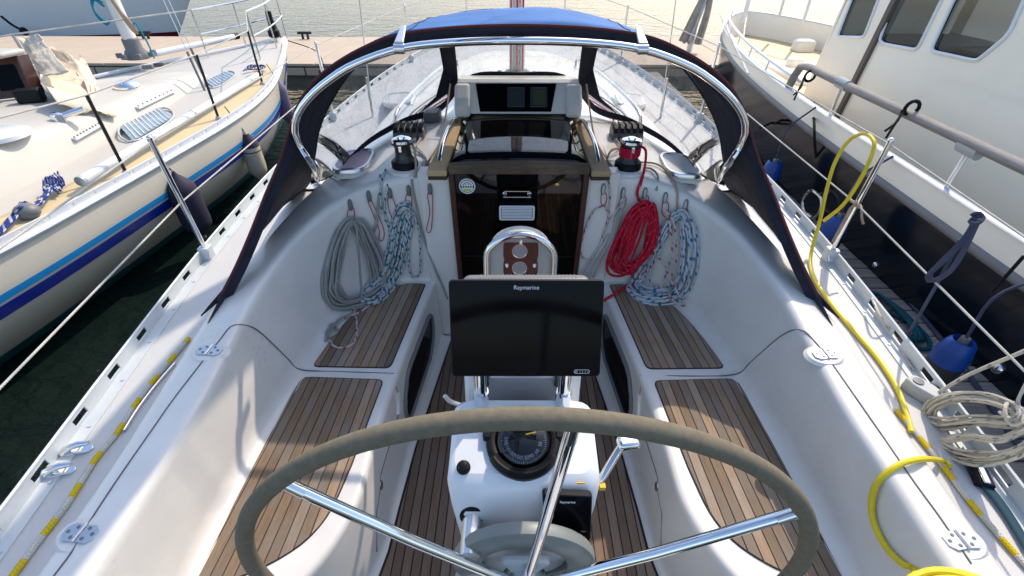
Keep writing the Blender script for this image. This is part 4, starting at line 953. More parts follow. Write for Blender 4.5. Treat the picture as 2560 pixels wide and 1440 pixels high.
# hooks with red elastic loops
HK = [(875, 512, ((868, 525), (866, 545), (874, 560), (884, 545), (884, 525))), (922, 490, ((920, 505), (935, 540), (948, 575), (947, 597), (957, 598), (960, 575), (945, 535), (930, 505))), (975, 482, ((970, 500), (975, 530), (990, 560), (998, 565), (997, 540), (985, 500))),
      (1022, 476, ((1016, 490), (1014, 510), (1022, 522), (1030, 510), (1030, 490))), (1075, 472, ((1070, 490), (1075, 530), (1067, 570), (1073, 580), (1079, 570), (1082, 530), (1082, 490))),
      (1508, 472, ((1502, 488), (1502, 505), (1508, 514), (1514, 505), (1516, 488))), (1557, 482, ((1550, 495), (1545, 515), (1553, 520), (1562, 510), (1564, 495))), (1612, 482, ((1605, 490), (1604, 500), (1612, 508), (1620, 500), (1621, 490))),
      (1663, 494, ((1656, 510), (1655, 530), (1664, 540), (1672, 525), (1671, 508))), (1715, 512, ((1708, 525), (1700, 545), (1708, 555), (1718, 545), (1722, 525)))]
HL = ['grey rope hook above the big grey coil, leftmost on the bulkhead', 'grey hook with empty red loop right of the grey coil', 'grey hook with short red loop behind the teal flecked rope', 'grey hook holding the teal flecked coil', 'grey hook with long empty red loop nearest the left of the companionway',
      'grey hook holding the thin pink flecked loop right of the companionway', 'grey hook holding the slack white lines', 'grey hook above the red rope coil', 'grey hook right of the red coil', 'grey hook above the blue flecked coil, rightmost on the bulkhead']
for (px, py, lp), lab in zip(HK, HL):
    p, n = castn(px, py); t = thing('rope_hook', lab, 'hook', p, 'rope hooks on the bulkhead')
    M = frame(p + n * .004, V((1, 0, 0)) - n * n.x, V((0, 0, 1)) - n * n.z)
    MB().ball((0, 0, 0), 1, 8).v and None
    b_ = MB().ball((0, 0, 0), 1, 8); b_.v = [M @ V((q.x * .0125, q.y * .032, q.z * .010)) for q in b_.v]; b_.build('hook_body', 'grey_plastic', t)
    b_ = MB().ball((0, 0, 0), 1, 8); b_.v = [M @ V((q.x * .0085, q.y * .026, q.z * .004 + .008)) for q in b_.v]; b_.build('hook_face', 'light_grey' if px > 1400 else 'grey_plastic', t)
    MB().rope([M @ V((-.006, -.01, .008))] + surf(lp, .011) + [M @ V((.006, -.01, .008))], .0022, .008, 6).build('elastic_loop', 'rope_thin_red', t)
GO = [(872, 540), (838, 568), (812, 625), (800, 690), (800, 738), (826, 768), (880, 770), (935, 755), (965, 715), (958, 655), (930, 595), (900, 552)]
GI = [(872, 560), (858, 590), (846, 640), (838, 690), (842, 722), (868, 745), (905, 748), (925, 730), (925, 690), (915, 640), (900, 595), (885, 566)]
coil('rope_coil', GO, GI, 14, .0066, 'rope_grey', 'large grey rope coil hanging in the left corner of the cockpit', lead=[(952, 440), (946, 500), (935, 575), (905, 590), (880, 575)], tail=[(905, 765), (880, 790), (855, 800), (835, 815), (822, 835), (815, 850)])
TO = [(1022, 505), (1000, 520), (985, 565), (975, 625), (945, 685), (905, 735), (905, 762), (945, 768), (985, 725), (1008, 660), (1020, 600), (1032, 545)]
TI = [(1022, 520), (1008, 540), (1000, 580), (992, 630), (968, 680), (935, 730), (925, 752), (945, 750), (972, 710), (992, 655), (1005, 600), (1015, 550)]
coil('rope_coil', TO, TI, 12, .0060, 'rope_teal', 'white rope coil with teal flecks left of the companionway', lead=[(966, 428), (955, 460), (952, 500), (960, 540), (975, 560), (1000, 558), (1015, 530)], tail=[(1030, 520), (1048, 570), (1052, 630), (1050, 680), (1035, 692), (1024, 670), (1022, 600), (1022, 530)])
line('rope', [(978, 430), (968, 470), (962, 520), (975, 580), (988, 640)], .0055, 'rope_teal', 'teal flecked rope falling over the bulkhead edge below the left winch')
line('rope', [(1022, 500), (1028, 545), (1018, 610), (995, 680), (960, 730), (930, 762), (900, 785), (868, 797), (840, 815), (825, 840), (832, 866), (858, 874), (885, 862), (894, 835), (892, 800), (884, 775), (890, 745)], .0055, 'rope_pink', 'pink flecked rope looping onto the left teak seat', off=.012)
kn = MB(); kp = [cast(830 + 14 * cos(a) * (1 + .3 * sin(3 * a)), 828 + 16 * sin(a), .012 + .006 * sin(2 * a)) for a in fr(0, 4 * pi, 26)]
kn.rope(kp, .006, .01); kn.rope([cast(822, 835, .01), cast(816, 848, .008), cast(813, 856, .007)], .0062, .01); tag(kn.build('rope_knot', 'rope_grey'), 'knotted grey rope end on the left teak seat', 'knot')
line('rope', [(1030, 448), (1033, 475), (1045, 530), (1062, 600), (1085, 665), (1105, 710), (1119, 745)], .0058, 'rope_grey', 'single grey line running from the left winch down to the sole')
# right side
line('rope', [(1508, 512), (1482, 528), (1462, 575), (1451, 620), (1458, 642), (1478, 648), (1494, 632), (1508, 585), (1521, 540), (1514, 518), (1508, 512)], .0048, 'rope_pink', 'thin pink flecked rope loop hanging right of the companionway')
line('rope', [(1515, 436), (1524, 470), (1522, 530), (1510, 590), (1495, 640), (1480, 690)], .0048, 'rope_pink', 'thin pink flecked line falling beside the companionway jamb')
wl = MB()
for i in range(6): wl.rope(surf([(1562 - i * 2, 498 + i * 3), (1550 - i * 4, 545), (1525 - i * 5, 610), (1497 - i * 6, 660), (1480 - i * 7, 700)], .008 + .002 * (i % 2), jit=2), .0048, .014)
tag(wl.build('rope_bundle', 'rope_white'), 'bundle of slack white lines hanging left of the red coil', 'rope', None)
BO = [(1712, 520), (1733, 560), (1744, 620), (1738, 685), (1716, 735), (1670, 762), (1610, 764), (1566, 742), (1572, 705), (1605, 650), (1645, 590), (1682, 535)]
BI = [(1705, 545), (1714, 580), (1716, 630), (1708, 680), (1686, 715), (1650, 735), (1612, 735), (1600, 715), (1620, 680), (1645, 635), (1668, 590), (1690, 550)]
coil('rope_coil', BO, BI, 14, .0066, 'rope_blue', 'white rope coil with blue flecks reaching the right teak seat')
line('rope', [(1663, 515), (1690, 545), (1700, 600), (1700, 655), (1682, 700), (1667, 745), (1680, 772), (1706, 783), (1722, 768), (1714, 735), (1690, 695), (1668, 655), (1650, 630)], .0056, 'rope_pink', 'pink flecked rope looping over the blue flecked coil', off=.05)
line('rope', [(1665, 520), (1682, 560), (1688, 620), (1672, 680), (1655, 720), (1632, 712), (1628, 670), (1640, 610)], .0056, 'rope_pink', 'pink flecked strands between the red and blue coils', off=.045)
RO = [(1612, 492), (1580, 512), (1550, 560), (1530, 615), (1521, 650), (1532, 670), (1560, 674), (1590, 655), (1622, 628), (1648, 590), (1650, 540), (1636, 504)]
RI = [(1614, 530), (1600, 545), (1592, 575), (1580, 610), (1568, 635), (1572, 648), (1586, 645), (1600, 625), (1612, 600), (1622, 575), (1624, 550), (1620, 532)]
coil('rope_coil', RO, RI, 15, .0074, 'rope_red', 'bright red rope coil hanging right of the companionway', off0=.045, lead=[(1606, 440), (1598, 460), (1592, 480), (1598, 500)], tail=[(1605, 640), (1590, 668), (1578, 682), (1590, 695), (1605, 680), (1607, 655), (1595, 640), (1600, 670), (1590, 700), (1560, 725), (1530, 745), (1512, 754)])
# winch lines
def wrap(c, r0, z0, z1, turns, start, r, k=1):
    return [c + V((r0 * cos(start + k * 2 * pi * turns * t), r0 * sin(start + k * 2 * pi * turns * t), z0 + (z1 - z0) * t)) for t in fr(0, 1, int(turns * 18))]
rw = MB(); clx = CRp + V((-.036, -.07, .02))
P = [clx, clx.lerp(WRp + V((.0, .06, .10)), .5)] + wrap(WRp, .047, .082, .128, 4, pi / 2, .006) + [WRp + V((.060, -.02, .128)), WRp + V((.068, -.055, .095)), WRp + V((.058, -.10, .042))] + surf([(1606, 440), (1600, 462)], .012)
rw.rope(P, .0066, .01); tag(rw.build('winch_rope', 'rope_red'), 'red rope wound four turns round the right winch', 'rope')
for s, c, W_, nm in ((-1, CLp, WLp, 'left'), (1, CRp, WRp, 'right')):
    ls = MB()
    for k, (dx, ex) in enumerate(((.036, .085), (.072, .10))):
        a = c + V((-s * dx if s > 0 else dx, -.07, .02)); ls.rope([a, a + V((s * .0, -.12, -.005)), drop(W_.x - s * .09, W_.y + .1, .01), drop(W_.x + (-s) * ex, W_.y - .02, .01), drop(W_.x - s * .08, 2.17, .012)], .0052, .02)
    tag(ls.build('sheet_lines', 'rope_tan' if s > 0 else 'rope_white'), 'pale lines leading from the clutches past the %s winch' % nm, 'rope')
tl = [WLp + V((.045, .02, .13)), WLp + V((.066, -.03, .11)), WLp + V((.072, -.08, .04))] + surf([(1037, 445)], .01); tag(MB().rope(tl, .006, .01).build('rope', 'rope_tan'), 'tan rope tail coming off the left winch drum', 'rope')
dl = [V((.40, 2.85, 1.32)), V((.415, 2.75, 1.22)), drop(.44, 2.6, .02), drop(.47, 2.35, .012), drop(.49, 2.18, .012)]
tag(MB().rope([V((-p.x, p.y, p.z)) for p in dl], .005, .02).build('rope', 'rope_tan'), 'thin brown lashing beside the left hatch runner', 'rope')
tag(MB().rope(dl, .005, .02).build('rope', 'rope_tan'), 'thin brown lashing beside the right hatch runner', 'rope')
tag(MB().rope(surf([(1595, 425), (1625, 425), (1643, 445), (1640, 475)], .009), .0055, .015).build('rope', 'rope_grey'), 'grey rope falling over the bulkhead edge right of the red rope', 'rope')
tag(MB().rope(surf([(1600, 410), (1640, 415), (1672, 440), (1690, 475), (1694, 520)], .011), .0052, .015).build('rope', 'rope_tan'), 'tan rope curving over the bulkhead edge to the pink strands', 'rope')
# yellow and white sheets along the coamings
line('sheet_rope', [(30, 1455), (100, 1360), (170, 1268), (245, 1150), (300, 1082), (345, 1012), (390, 952), (440, 892), (475, 850)], .0092, 'rope_yellow', 'yellow banded sheet rope along the left coaming foot', off=.011)
line('sheet_rope', [(2236, 1028), (2290, 1092), (2350, 1165), (2420, 1258), (2490, 1340), (2570, 1430)], .0085, 'rope_yellow', 'yellow banded sheet rope along the right coaming foot', off=.01)
# yellow hose
up = free([(2060, 552, 'x', 1.63), (2108, 512, 'x', 1.63), (2150, 450, 'x', 1.625), (2178, 392, 'x', 1.63), (2185, 355, 'x', 1.64), (2162, 334, 'x', 1.66), (2122, 352, 'x', 1.65), (2087, 408, 'x', 1.63), (2066, 478, 'x', 1.62), (2050, 552, 'x', 1.60), (2031, 618, 'x', 1.57)])
dn = surf([(2024, 668), (2040, 712), (2080, 770), (2130, 830), (2190, 900), (2238, 975), (2262, 1040), (2274, 1085)], .012)
tag(MB().rope(up + dn, .0088, .014, 9).build('water_hose', 'hose_yellow'), 'yellow hose looped over the right lifeline and running down the side deck', 'hose', 'yellow hose')
hp = surf([(2368, 1170), (2350, 1157), (2295, 1153), (2240, 1168), (2203, 1208), (2189, 1260), (2196, 1312), (2226, 1370), (2268, 1412), (2300, 1432)], .012)
cc = at(2500, 1660, z=.79); 
for i in range(4 * 20):
    a = pi * .9 - i * 2 * pi / 20; rr = .155 + .02 * sin(i * .37) ; hp.append(cc + V((rr * 1.15 * cos(a), rr * sin(a), .012 + .011 * (i // 20) + .006 * sin(i * .9))))
tag(MB().rope(hp, .0088, .016, 9).build('water_hose', 'hose_yellow'), 'yellow hose coiled on the right coaming at the lower frame corner', 'hose', 'yellow hose')
# block, mooring line and coil on the right rail
bp_ = cast(2292, 985); t = thing('sheet_block', 'pale grey turning block on the right side deck by the rail', 'block', bp_)
M = frame(bp_, (.75, .45, 0), (-.45, .75, 0)); MB().prism([M @ V((x, y, .0)) for x, y in round_poly([(-.03, -.055), (.02, -.06), (.035, -.02), (.03, .045), (-.02, .055), (-.035, .02)], .012)], (0, 0, .052)).build('block_cheek', 'light_grey', t, bevel=.006)
MB().lathe([(.018, .052), (.018, .056), (.01, .057)], 14, M @ Matrix.Translation((0, .02, 0))).build('sheave_cap', 'grey_plastic', t); MB().box(M @ V((.036, -.02, .03)), (.02, .03, .03), M.to_3x3()).build('rope_mouth', 'black_plastic', t)
tag(MB().rope([bp_ + V((.03, -.03, .035))] + free([(2420, 938, 'x', 1.56), (2560, 878, 'x', 1.56), (2700, 815, 'x', 1.58)]), .0062, .03).build('mooring_line', 'rope_cream'), 'cream mooring line stretched from the block out over the lifelines', 'rope')
def fcoil(name, outer, inner, loops, r, m_, label, X, jit=5, lead=(), tail=(), cat='rope coil'):
    P = free([(a, b_, 'x', X) for a, b_ in lead]); N = len(outer)
    for l in range(loops):
        t_ = random.random(); ox, oy = random.uniform(-jit, jit), random.uniform(-jit, jit); dx = random.uniform(-.02, .02)
        for k in range(N):
            a, b_ = outer[k], inner[k]; q = t_ + random.uniform(-.1, .1); P.append(at(a[0] + (b_[0] - a[0]) * q + ox, a[1] + (b_[1] - a[1]) * q + oy, x=X + dx + random.uniform(-.006, .006)))
    P += free([(a, b_, 'x', X) for a, b_ in tail]); return tag(MB().rope(P, r, .014).build(name, m_), label, cat)
fcoil('rope_coil', [(2305, 1045), (2325, 1008), (2390, 985), (2460, 988), (2530, 1012), (2568, 1045), (2530, 1065), (2440, 1060), (2350, 1072)], [(2335, 1040), (2355, 1020), (2400, 1005), (2460, 1006), (2510, 1022), (2545, 1048), (2510, 1050), (2430, 1048), (2365, 1052)], 13, .0047, 'rope_cream', 'cream flecked rope coil hanging over the right rail', 1.50, 8, lead=[(2262, 1022), (2300, 1050)], tail=[(2530, 1040), (2545, 1000), (2570, 950), (2600, 900)])
fcoil('rope_coil', [(2350, 1092), (2420, 1082), (2500, 1090), (2560, 1068), (2590, 1060), (2580, 1110), (2520, 1145), (2440, 1158), (2370, 1140), (2335, 1105)], [(2370, 1100), (2430, 1095), (2500, 1100), (2550, 1080), (2575, 1072), (2560, 1105), (2510, 1125), (2450, 1130), (2395, 1122), (2360, 1108)], 12, .0047, 'rope_cream', 'lower loose loops of cream rope beside the right rail', 1.47, 12, lead=[(2310, 1060), (2315, 1110)])
bn = free([(2500, 1030, 'x', 1.47), (2530, 1048, 'x', 1.45), (2548, 1030, 'x', 1.47), (2530, 1005, 'x', 1.50), (2512, 1020, 'x', 1.46), (2525, 1060, 'x', 1.45), (2555, 1058, 'x', 1.46), (2560, 1020, 'x', 1.49)])
tag(MB().rope(bn, .0056, .012).build('rope_lashing', 'rope_cream'), 'cream turns lashing the rope coil on the right rail', 'rope')
sp = surf([(2395, 1128), (2425, 1178), (2465, 1225), (2510, 1285), (2570, 1385)], .012); s_ = MB(); W_ = V((.017, .010, 0))
s_.grid([[p - W_ for p in cr(sp, 20)], [p + W_ for p in cr(sp, 20)]]); tag(s_.build('webbing_strap', 'webbing_teal', None, solid=.003), 'dark teal webbing strap lying on the right side deck', 'strap')
t_ = thing('fairlead', 'black edged fairlead under the teal strap on the right side deck', 'fairlead', cast(2440, 1180)); p = cast(2440, 1185)
MB().box(p + V((0, 0, .012)), (.05, .11, .024), Matrix.Rotation(-.35, 3, 'Z')).build('fairlead_body', 'black_plastic', t_, bevel=.006); MB().box(p + V((0, 0, .026)), (.02, .10, .008), Matrix.Rotation(-.35, 3, 'Z')).build('fairlead_lip', 'chrome', t_, bevel=.003)
# navy fender line tied on the right lifeline, small tan tie on the stanchion
nv = MB()
for k in range(3):
    d_ = k * 9; nv.rope(free([(2440 + k * 3, 545 + k * 3, 'x', 1.60), (2405 - d_ * .4, 600 + d_, 'x', 1.585), (2350 - d_ * .6, 655 + d_, 'x', 1.58), (2318 + d_ * .5, 690 - d_ * .3, 'x', 1.58), (2325 + d_ * .6, 703, 'x', 1.58), (2370 + d_ * .3, 680, 'x', 1.585), (2410, 620 + d_ * .5, 'x', 1.59), (2448, 550, 'x', 1.60)]), .0065, .015)
nv.rope(free([(2428, 540, 'x', 1.6), (2445, 532, 'x', 1.61), (2458, 545, 'x', 1.62), (2440, 560, 'x', 1.59), (2425, 552, 'x', 1.6), (2450, 540, 'x', 1.61)]), .0075, .01)
nv.rope(free([(2400, 600, 'x', 1.59), (2345, 705, 'x', 1.6), (2300, 785, 'x', 1.62), (2268, 838, 'x', 1.655)]), .0062, .02)
tag(nv.build('fender_line', 'rope_navy'), 'navy line tied and looped on the right lifelines', 'rope')
q = SL[1][1]; tn_ = MB().rope([q[1] + V((-.02, -.02, .01)), q[1] + V((-.025, .02, .012)), q[1] + V((.02, .02, -.005)), q[1] + V((.0, -.03, 0)), q[1] + V((-.02, 0, -.012)), q[1] + V((-.02, .005, -.1)), q[1] + V((-.02, .01, -.22))], .0055, .01)
tn_.rope([q[1] + V((.01, -.02, 0)), q[1] + V((.02, -.045, -.05)), q[1] + V((.03, -.06, -.075))], .0055, .01)
tag(tn_.build('tie_rope', 'rope_tan'), 'tan rope knotted round the right stanchion at the lower lifeline', 'rope')
line('deck_lashing', [(2180, 745), (2200, 790), (2230, 840), (2255, 885), (2280, 930)], .0055, 'rope_cream', 'thin cream line lying inside the right toe rail', off=.008)
tag(MB().tube(cr([at(a, b_, y=1.02) for a, b_ in ((1112, 990), (1125, 1003), (1150, 1012))], 10), .008, 8).build('tie_strap', 'light_grey'), 'grey strap end sticking out left of the pedestal', 'strap')
# ================================================================== CREAM SLOOP TO THE LEFT
BW = V((-3.93, 8.75, 0)); AX = V((-.155, -.988, 0)).normalized(); NX = V((.988, -.155, 0)).normalized()
LHB = [(0, .03), (.4, .22), (1, .54), (2.25, 1.15), (3.0, 1.40), (3.75, 1.53), (4.6, 1.59), (5.1, 1.62), (6.2, 1.67), (8, 1.6), (10, 1.2)]
lz = lambda s: .45 + .17 * max(0, 1 - s / 6) ** 2
def lp(s, t, z): return BW + AX * s + NX * t + V((0, 0, z))
GD = [(0, 1), (.3, .99), (.6, .89), (.95, .68), (1.3, .42)]
def lhull(s, d, side=1, o=0.):
    z0 = lz(s); hb = ip(LHB, s) * ip(GD, d) + o; rk = .55 * d * max(0, 1 - s / 3.)
    return lp(s + rk, side * hb, z0 - d)
sloop = thing('cream_sloop', 'cream sailing sloop with two blue hull stripes moored on the left', 'sailboat', lp(5, 0, WZ))
LS = MB(); SS = [.0, .15, .35, .6] + fr(.9, 10, 40)
for sd in (1, -1):
    rows = [[lhull(s, d, sd) for d in (0, .1, .2, .3, .4, .5, .6, .7, .8)] for s in SS]
    MB().grid(rows, flip=sd < 0).build('hull_side', 'hull_cream', sloop, ang=80)
    if sd > 0: LS.grid(rows)
    MB().grid([[lhull(s, d, sd, .001) for d in (.79, .9, 1.0, 1.15)] for s in SS], flip=sd < 0).build('boot_top', 'boot_teal', sloop, ang=80)
    for d0, d1, m_ in ((.245, .295, 'stripe_light'), (.315, .41, 'stripe_dark')):
        MB().grid([[lhull(s, d, sd, .004) for d in fr(d0, d1, 4)] for s in SS], flip=sd < 0).build('hull_stripe', m_, sloop, ang=80)
rows = [[lp(s, ip(LHB, s) * q, lz(s) + .05 * (1 - q * q)) for q in fr(-1, 1, 15)] for s in SS]
MB().grid(rows).build('deck', 'deck_cream', sloop, ang=80); LS.grid(rows)
rows = [[lp(s, ip(LHB, s) - o, lz(s) + .012 + .02 * q) for o, q in ((.10, 0), (.22, .7), (.36, 1))] for s in fr(1.6, 9.5, 30)]
MB().grid(rows).build('side_deck_panel', 'deck_tan', sloop, ang=80)
# cabin trunk
KW = [(2.3, .22), (3.2, .52), (4.5, .80), (6, 1.02), (9, 1.06)]; KZ = [(2.3, .06), (3.2, .20), (4.5, .28), (6, .36), (9, .42)]
rows = []
for s in fr(2.3, 9.5, 36):
    wv, hz = ip(KW, s), ip(KZ, s); b0 = lz(s) + .02
    rows.append(fillet([lp(s, -wv - .06, b0)] + [lp(s, wv * q, b0 + hz * (1 - .12 * q * q)) for q in (-.9, -.5, 0, .5, .9)] + [lp(s, wv + .06, b0)], [.08, .02, .02, .02, .08], 3))
MB().grid(rows).build('cabin_trunk', 'deck_cream', sloop, ang=70); LS.grid(rows)
LBV = BVHTree.FromPolygons([tuple(p) for p in LS.v], LS.f)
def castL(px, py, up=0.):
    h_ = LBV.ray_cast(CAM, ray(px, py).normalized())
    if h_[0] is None: return at(px, py, z=.7)
    n = h_[1]; n = n if n.dot(ray(px, py)) < 0 else -n; return h_[0] + n * up
# perforated toe rail
t = MB(); s = .3
while s < 9.8:
    a, b_ = s, s + .19
    def q_(s_, z): return lp(s_, ip(LHB, s_) - .012, lz(s_) + z)
    t.bar(q_(a, .012), q_(b_, .012), .012, .024); t.bar(q_(a, .049), q_(b_, .049), .012, .014); t.bar(q_(a + .05, .033), q_(b_, .033), .011, .020); s = b_
t.tube([lp(s_, ip(LHB, s_) + .006, lz(s_) - .012) for s_ in fr(.05, 9.9, 60)], .02, 8)
t.build('toe_rail', 'white_paint', sloop, ang=30)
t = MB()
for sd in (-1,): t.tube([lp(s_, sd * (ip(LHB, s_) - .01), lz(s_) + .03) for s_ in fr(.05, 9.9, 40)], .025, 8)
t.build('far_toe_rail', 'white_paint', sloop)
# cabin windows with blinds
for q, nb in (([(299, 319), (333, 356), (433, 296), (400, 270)], 11), ([(515, 205), (536, 222), (588, 189), (568, 180)], 8)):
    P = [castL(a, b_, .006) for a, b_ in q]; c = sum(P, V()) / 4
    wn = MB().prism(P, (P[1] - P[0]).cross(P[2] - P[1]).normalized() * .008).build('cabin_window', 'blind_blue', sloop, smooth=False, bevel=.003)
    up_ = (P[1] - P[0]).cross(P[2] - P[1]).normalized()
    MB().tube(cr(P, 24, True), .010, 6, True).build('window_frame', 'light_grey', wn)
    for i in range(1, nb): MB().tube([P[0].lerp(P[3], i / nb) + up_ * .012, P[1].lerp(P[2], i / nb) + up_ * .012], .007, 5).build('blind_slat', 'white_paint', wn)
# mast
mp_ = castL(345, 142); mz = thing('sloop_mast', 'grey white mast of the cream sloop with a tan rope hung on it', 'mast', mp_)
MB().lathe([(.085, 0), (.085, 10)], 16, Matrix.Translation(mp_) @ Matrix.Diagonal((.8, 1.15, 1, 1))).build('spar', 'mast_white', mz)
MB().lathe([(.15, -.02), (.14, .05), (.105, .10), (.10, .22), (.09, .23)], 16, Matrix.Translation(mp_)).build('mast_boot', 'grey_plastic', mz)
rr = MB()
for k in range(5): a0 = random.uniform(-.03, .03); rr.rope([mp_ + V((.04 + a0, -.10, .78)), mp_ + V((.10 + a0, -.13, .60)), mp_ + V((.16 + a0, -.12, .36)), mp_ + V((.20 + a0, -.11, .30)), mp_ + V((.17 + a0, -.12, .42)), mp_ + V((.10, -.12, .62)), mp_ + V((.05, -.10, .8))], .014, .03)
rr.build('hung_rope', 'rope_tan', mz)
rr = MB()
for k in range(4): a0 = random.uniform(-.04, .04); rr.rope([mp_ + V((-.08, -.08, .62 + a0)), mp_ + V((-.17 + a0, -.08, .68)), mp_ + V((-.24, -.08, .55 + a0)), mp_ + V((-.16, -.09, .42 + a0)), mp_ + V((-.07, -.09, .45))], .010, .03)
rr.build('cyan_line', 'rope_cyan', mz); rr = MB(); rr.rope([mp_ + V((.18, -.1, .36)), mp_ + V((.24, -.1, .42)), mp_ + V((.30, -.12, .2)), mp_ + V((.36, -.2, .02))], .010, .03); rr.build('cyan_line', 'rope_cyan', mz)
for k in range(7): a0 = k * 2 * pi / 7; MB().box(mp_ + V((.2 * cos(a0), .2 * sin(a0), .03)), (.07, .05, .06)).build('mast_block', 'grey_plastic', mz, bevel=.01)
# poles on deck
P0, P1 = castL(215, 482, .09), castL(648, 203, .07); pl_ = thing('spinnaker_pole', 'long white pole lying along the near side deck of the cream sloop', 'pole', P0.lerp(P1, .5))
MB().tube([P0.lerp(P1, i / 8) for i in range(9)], .036, 12).build('pole_tube', 'white_paint', pl_); MB().tube([P1, P1 + (P1 - P0).normalized() * .1], .03, 10).build('pole_end', 'grey_plastic', pl_)
for f_ in (.0, .28, .5): p = P0.lerp(P1, f_); MB().tube([p, p + (P1 - P0).normalized() * .03], .040, 12).build('pole_collar', 'light_grey', pl_)
P0, P1 = castL(388, 134, .1), at(585, 92, z=castL(388, 134).z + .02); pl_ = thing('spinnaker_pole', 'white pole lying beyond the mast of the cream sloop', 'pole', P0.lerp(P1, .5))
MB().tube([P0, P1], .04, 12).build('pole_tube', 'white_paint', pl_); MB().tube([P1, P1 + (P1 - P0).normalized() * .08], .045, 10).build('pole_end', 'black_plastic', pl_)
# folded canvas hood on the cabin
def bil(c, u, v): return c[0].lerp(c[1], u).lerp(c[3].lerp(c[2], u), v)
from mathutils import noise as NZ
cv = thing('folded_canvas', 'crumpled cream canvas hood folded on the cabin of the cream sloop', 'canvas', castL(190, 260))
for c_, amp, sd in (([(88, 172, .22), (215, 198, .20), (292, 318, .03), (160, 292, .10)], .16, 0), ([(100, 168, .30), (150, 180, .34), (215, 262, .28), (150, 250, .18)], .13, 5), ([(200, 195, .16), (236, 200, .22), (297, 305, .05), (262, 300, .02)], .10, 9)):
    C4 = [castL(a, b_) + V((0, 0, h_)) for a, b_, h_ in c_]
    rows = []
    for j in range(19):
        r_ = []
        for i in range(23):
            p = bil(C4, i / 22, j / 18); r_.append(p + V((NZ.noise(p * 3 + V((sd, 0, 0))) * .03, NZ.noise(p * 3) * .03, abs(NZ.noise(V((p.x * 1.6, p.y * 4.5, sd)))) * amp * 1.1 + .02 * abs(NZ.noise(p * 7)))))
        rows.append(r_)
    MB().grid(rows).build('canvas_fold', 'canvas_cream', cv, solid=.006, ang=60)
# doghouse window at the frame edge
dh = thing('cabin_doghouse', 'brown framed cabin window of the cream sloop at the left frame edge', 'cabin window', castL(40, 240))
Q = [castL(-60, 262) + V((0, 0, .02)), castL(88, 245) + V((0, 0, .02))]; Q += [Q[1] + V((-.06, .12, .34)), Q[0] + V((-.06, .12, .34))]
MB().prism(Q, (.02, .12, 0)).build('frame', 'mahogany', dh, smooth=False, bevel=.01)
for u0, u1 in ((.05, .45), (.52, .92)):
    R4 = [bil(Q, u0, .2), bil(Q, u1, .2), bil(Q, u1, .8), bil(Q, u0, .8)]; MB().prism([p + V((0, -.012, 0)) for p in R4], (0, .01, 0)).build('pane', 'black_glass', dh, smooth=False)
MB().box(Q[2].lerp(Q[3], .5) + V((0, .05, .03)), ((Q[1] - Q[0]).length + .1, .25, .05), Matrix.Rotation(-.12, 3, 'Z')).build('doghouse_roof', 'deck_cream', dh, bevel=.02)
# deck fittings
p = castL(320, 220); t = thing('mushroom_vent', 'polished dome vent on the foredeck of the cream sloop', 'vent', p)
MB().lathe([(.12, 0), (.12, .02), (.115, .035), (.09, .06), (.05, .075), (.005, .08)], 24, Matrix.Translation(p)).build('dome', 'chrome', t); MB().lathe([(.14, -.01), (.13, .006)], 24, Matrix.Translation(p)).build('vent_base', 'deck_cream', t)
p = castL(148, 300); t = thing('deck_winch', 'small chrome winch handle on the sloop cabin below the canvas', 'winch', p)
MB().tube([p + V((0, 0, .02)), p + V((.16, .12, .06))], .025, 10).build('handle', 'chrome', t); MB().lathe([(.05, -.02), (.045, .05), (.03, .06)], 14, Matrix.Translation(p)).build('drum', 'chrome', t)
for (x0, y0, x1, y1), lab in (((182, 350, 250, 312), 'perforated white track behind the near stanchion of the sloop'), ((340, 272, 432, 228), 'perforated white track beside the dome vent of the sloop')):
    a, b_ = castL(x0, y0, .012), castL(x1, y1, .012); t = thing('sheet_track', lab, 'track', a.lerp(b_, .5), 'sheet tracks on the sloop'); MB().bar(a, b_, .045, .02).build('track_bar', 'white_paint', t)
    for i in range(9): MB().ball(a.lerp(b_, (i + .5) / 9) + V((0, 0, .012)), .009, 5).build('track_hole', 'grey_plastic', t)
p = castL(85, 255); tag(MB().box(p + V((0, 0, .06)), (.2, .14, .12), Matrix.Rotation(.5, 3, 'Z')).build('instrument_box', 'black_plastic', None, bevel=.02), 'black instrument box beside the cabin window of the sloop', 'box')
tb = thing('sloop_clutches', 'row of grey rope clutches aft of the sloop mast', 'rope clutch', castL(388, 167))
for k in range(7): MB().box(castL(362 + k * 8, 168 - k * .5, .02), (.05, .05, .05)).build('clutch_body', 'grey_plastic', tb, bevel=.008)
p = castL(-10, 340); tag(MB().lathe([(.22, -.01), (.215, .02), (.18, .03), (.005, .034)], 30, Matrix.Translation(p)).build('round_hatch', 'white_paint'), 'round white hatch cut by the left frame edge on the sloop', 'hatch')
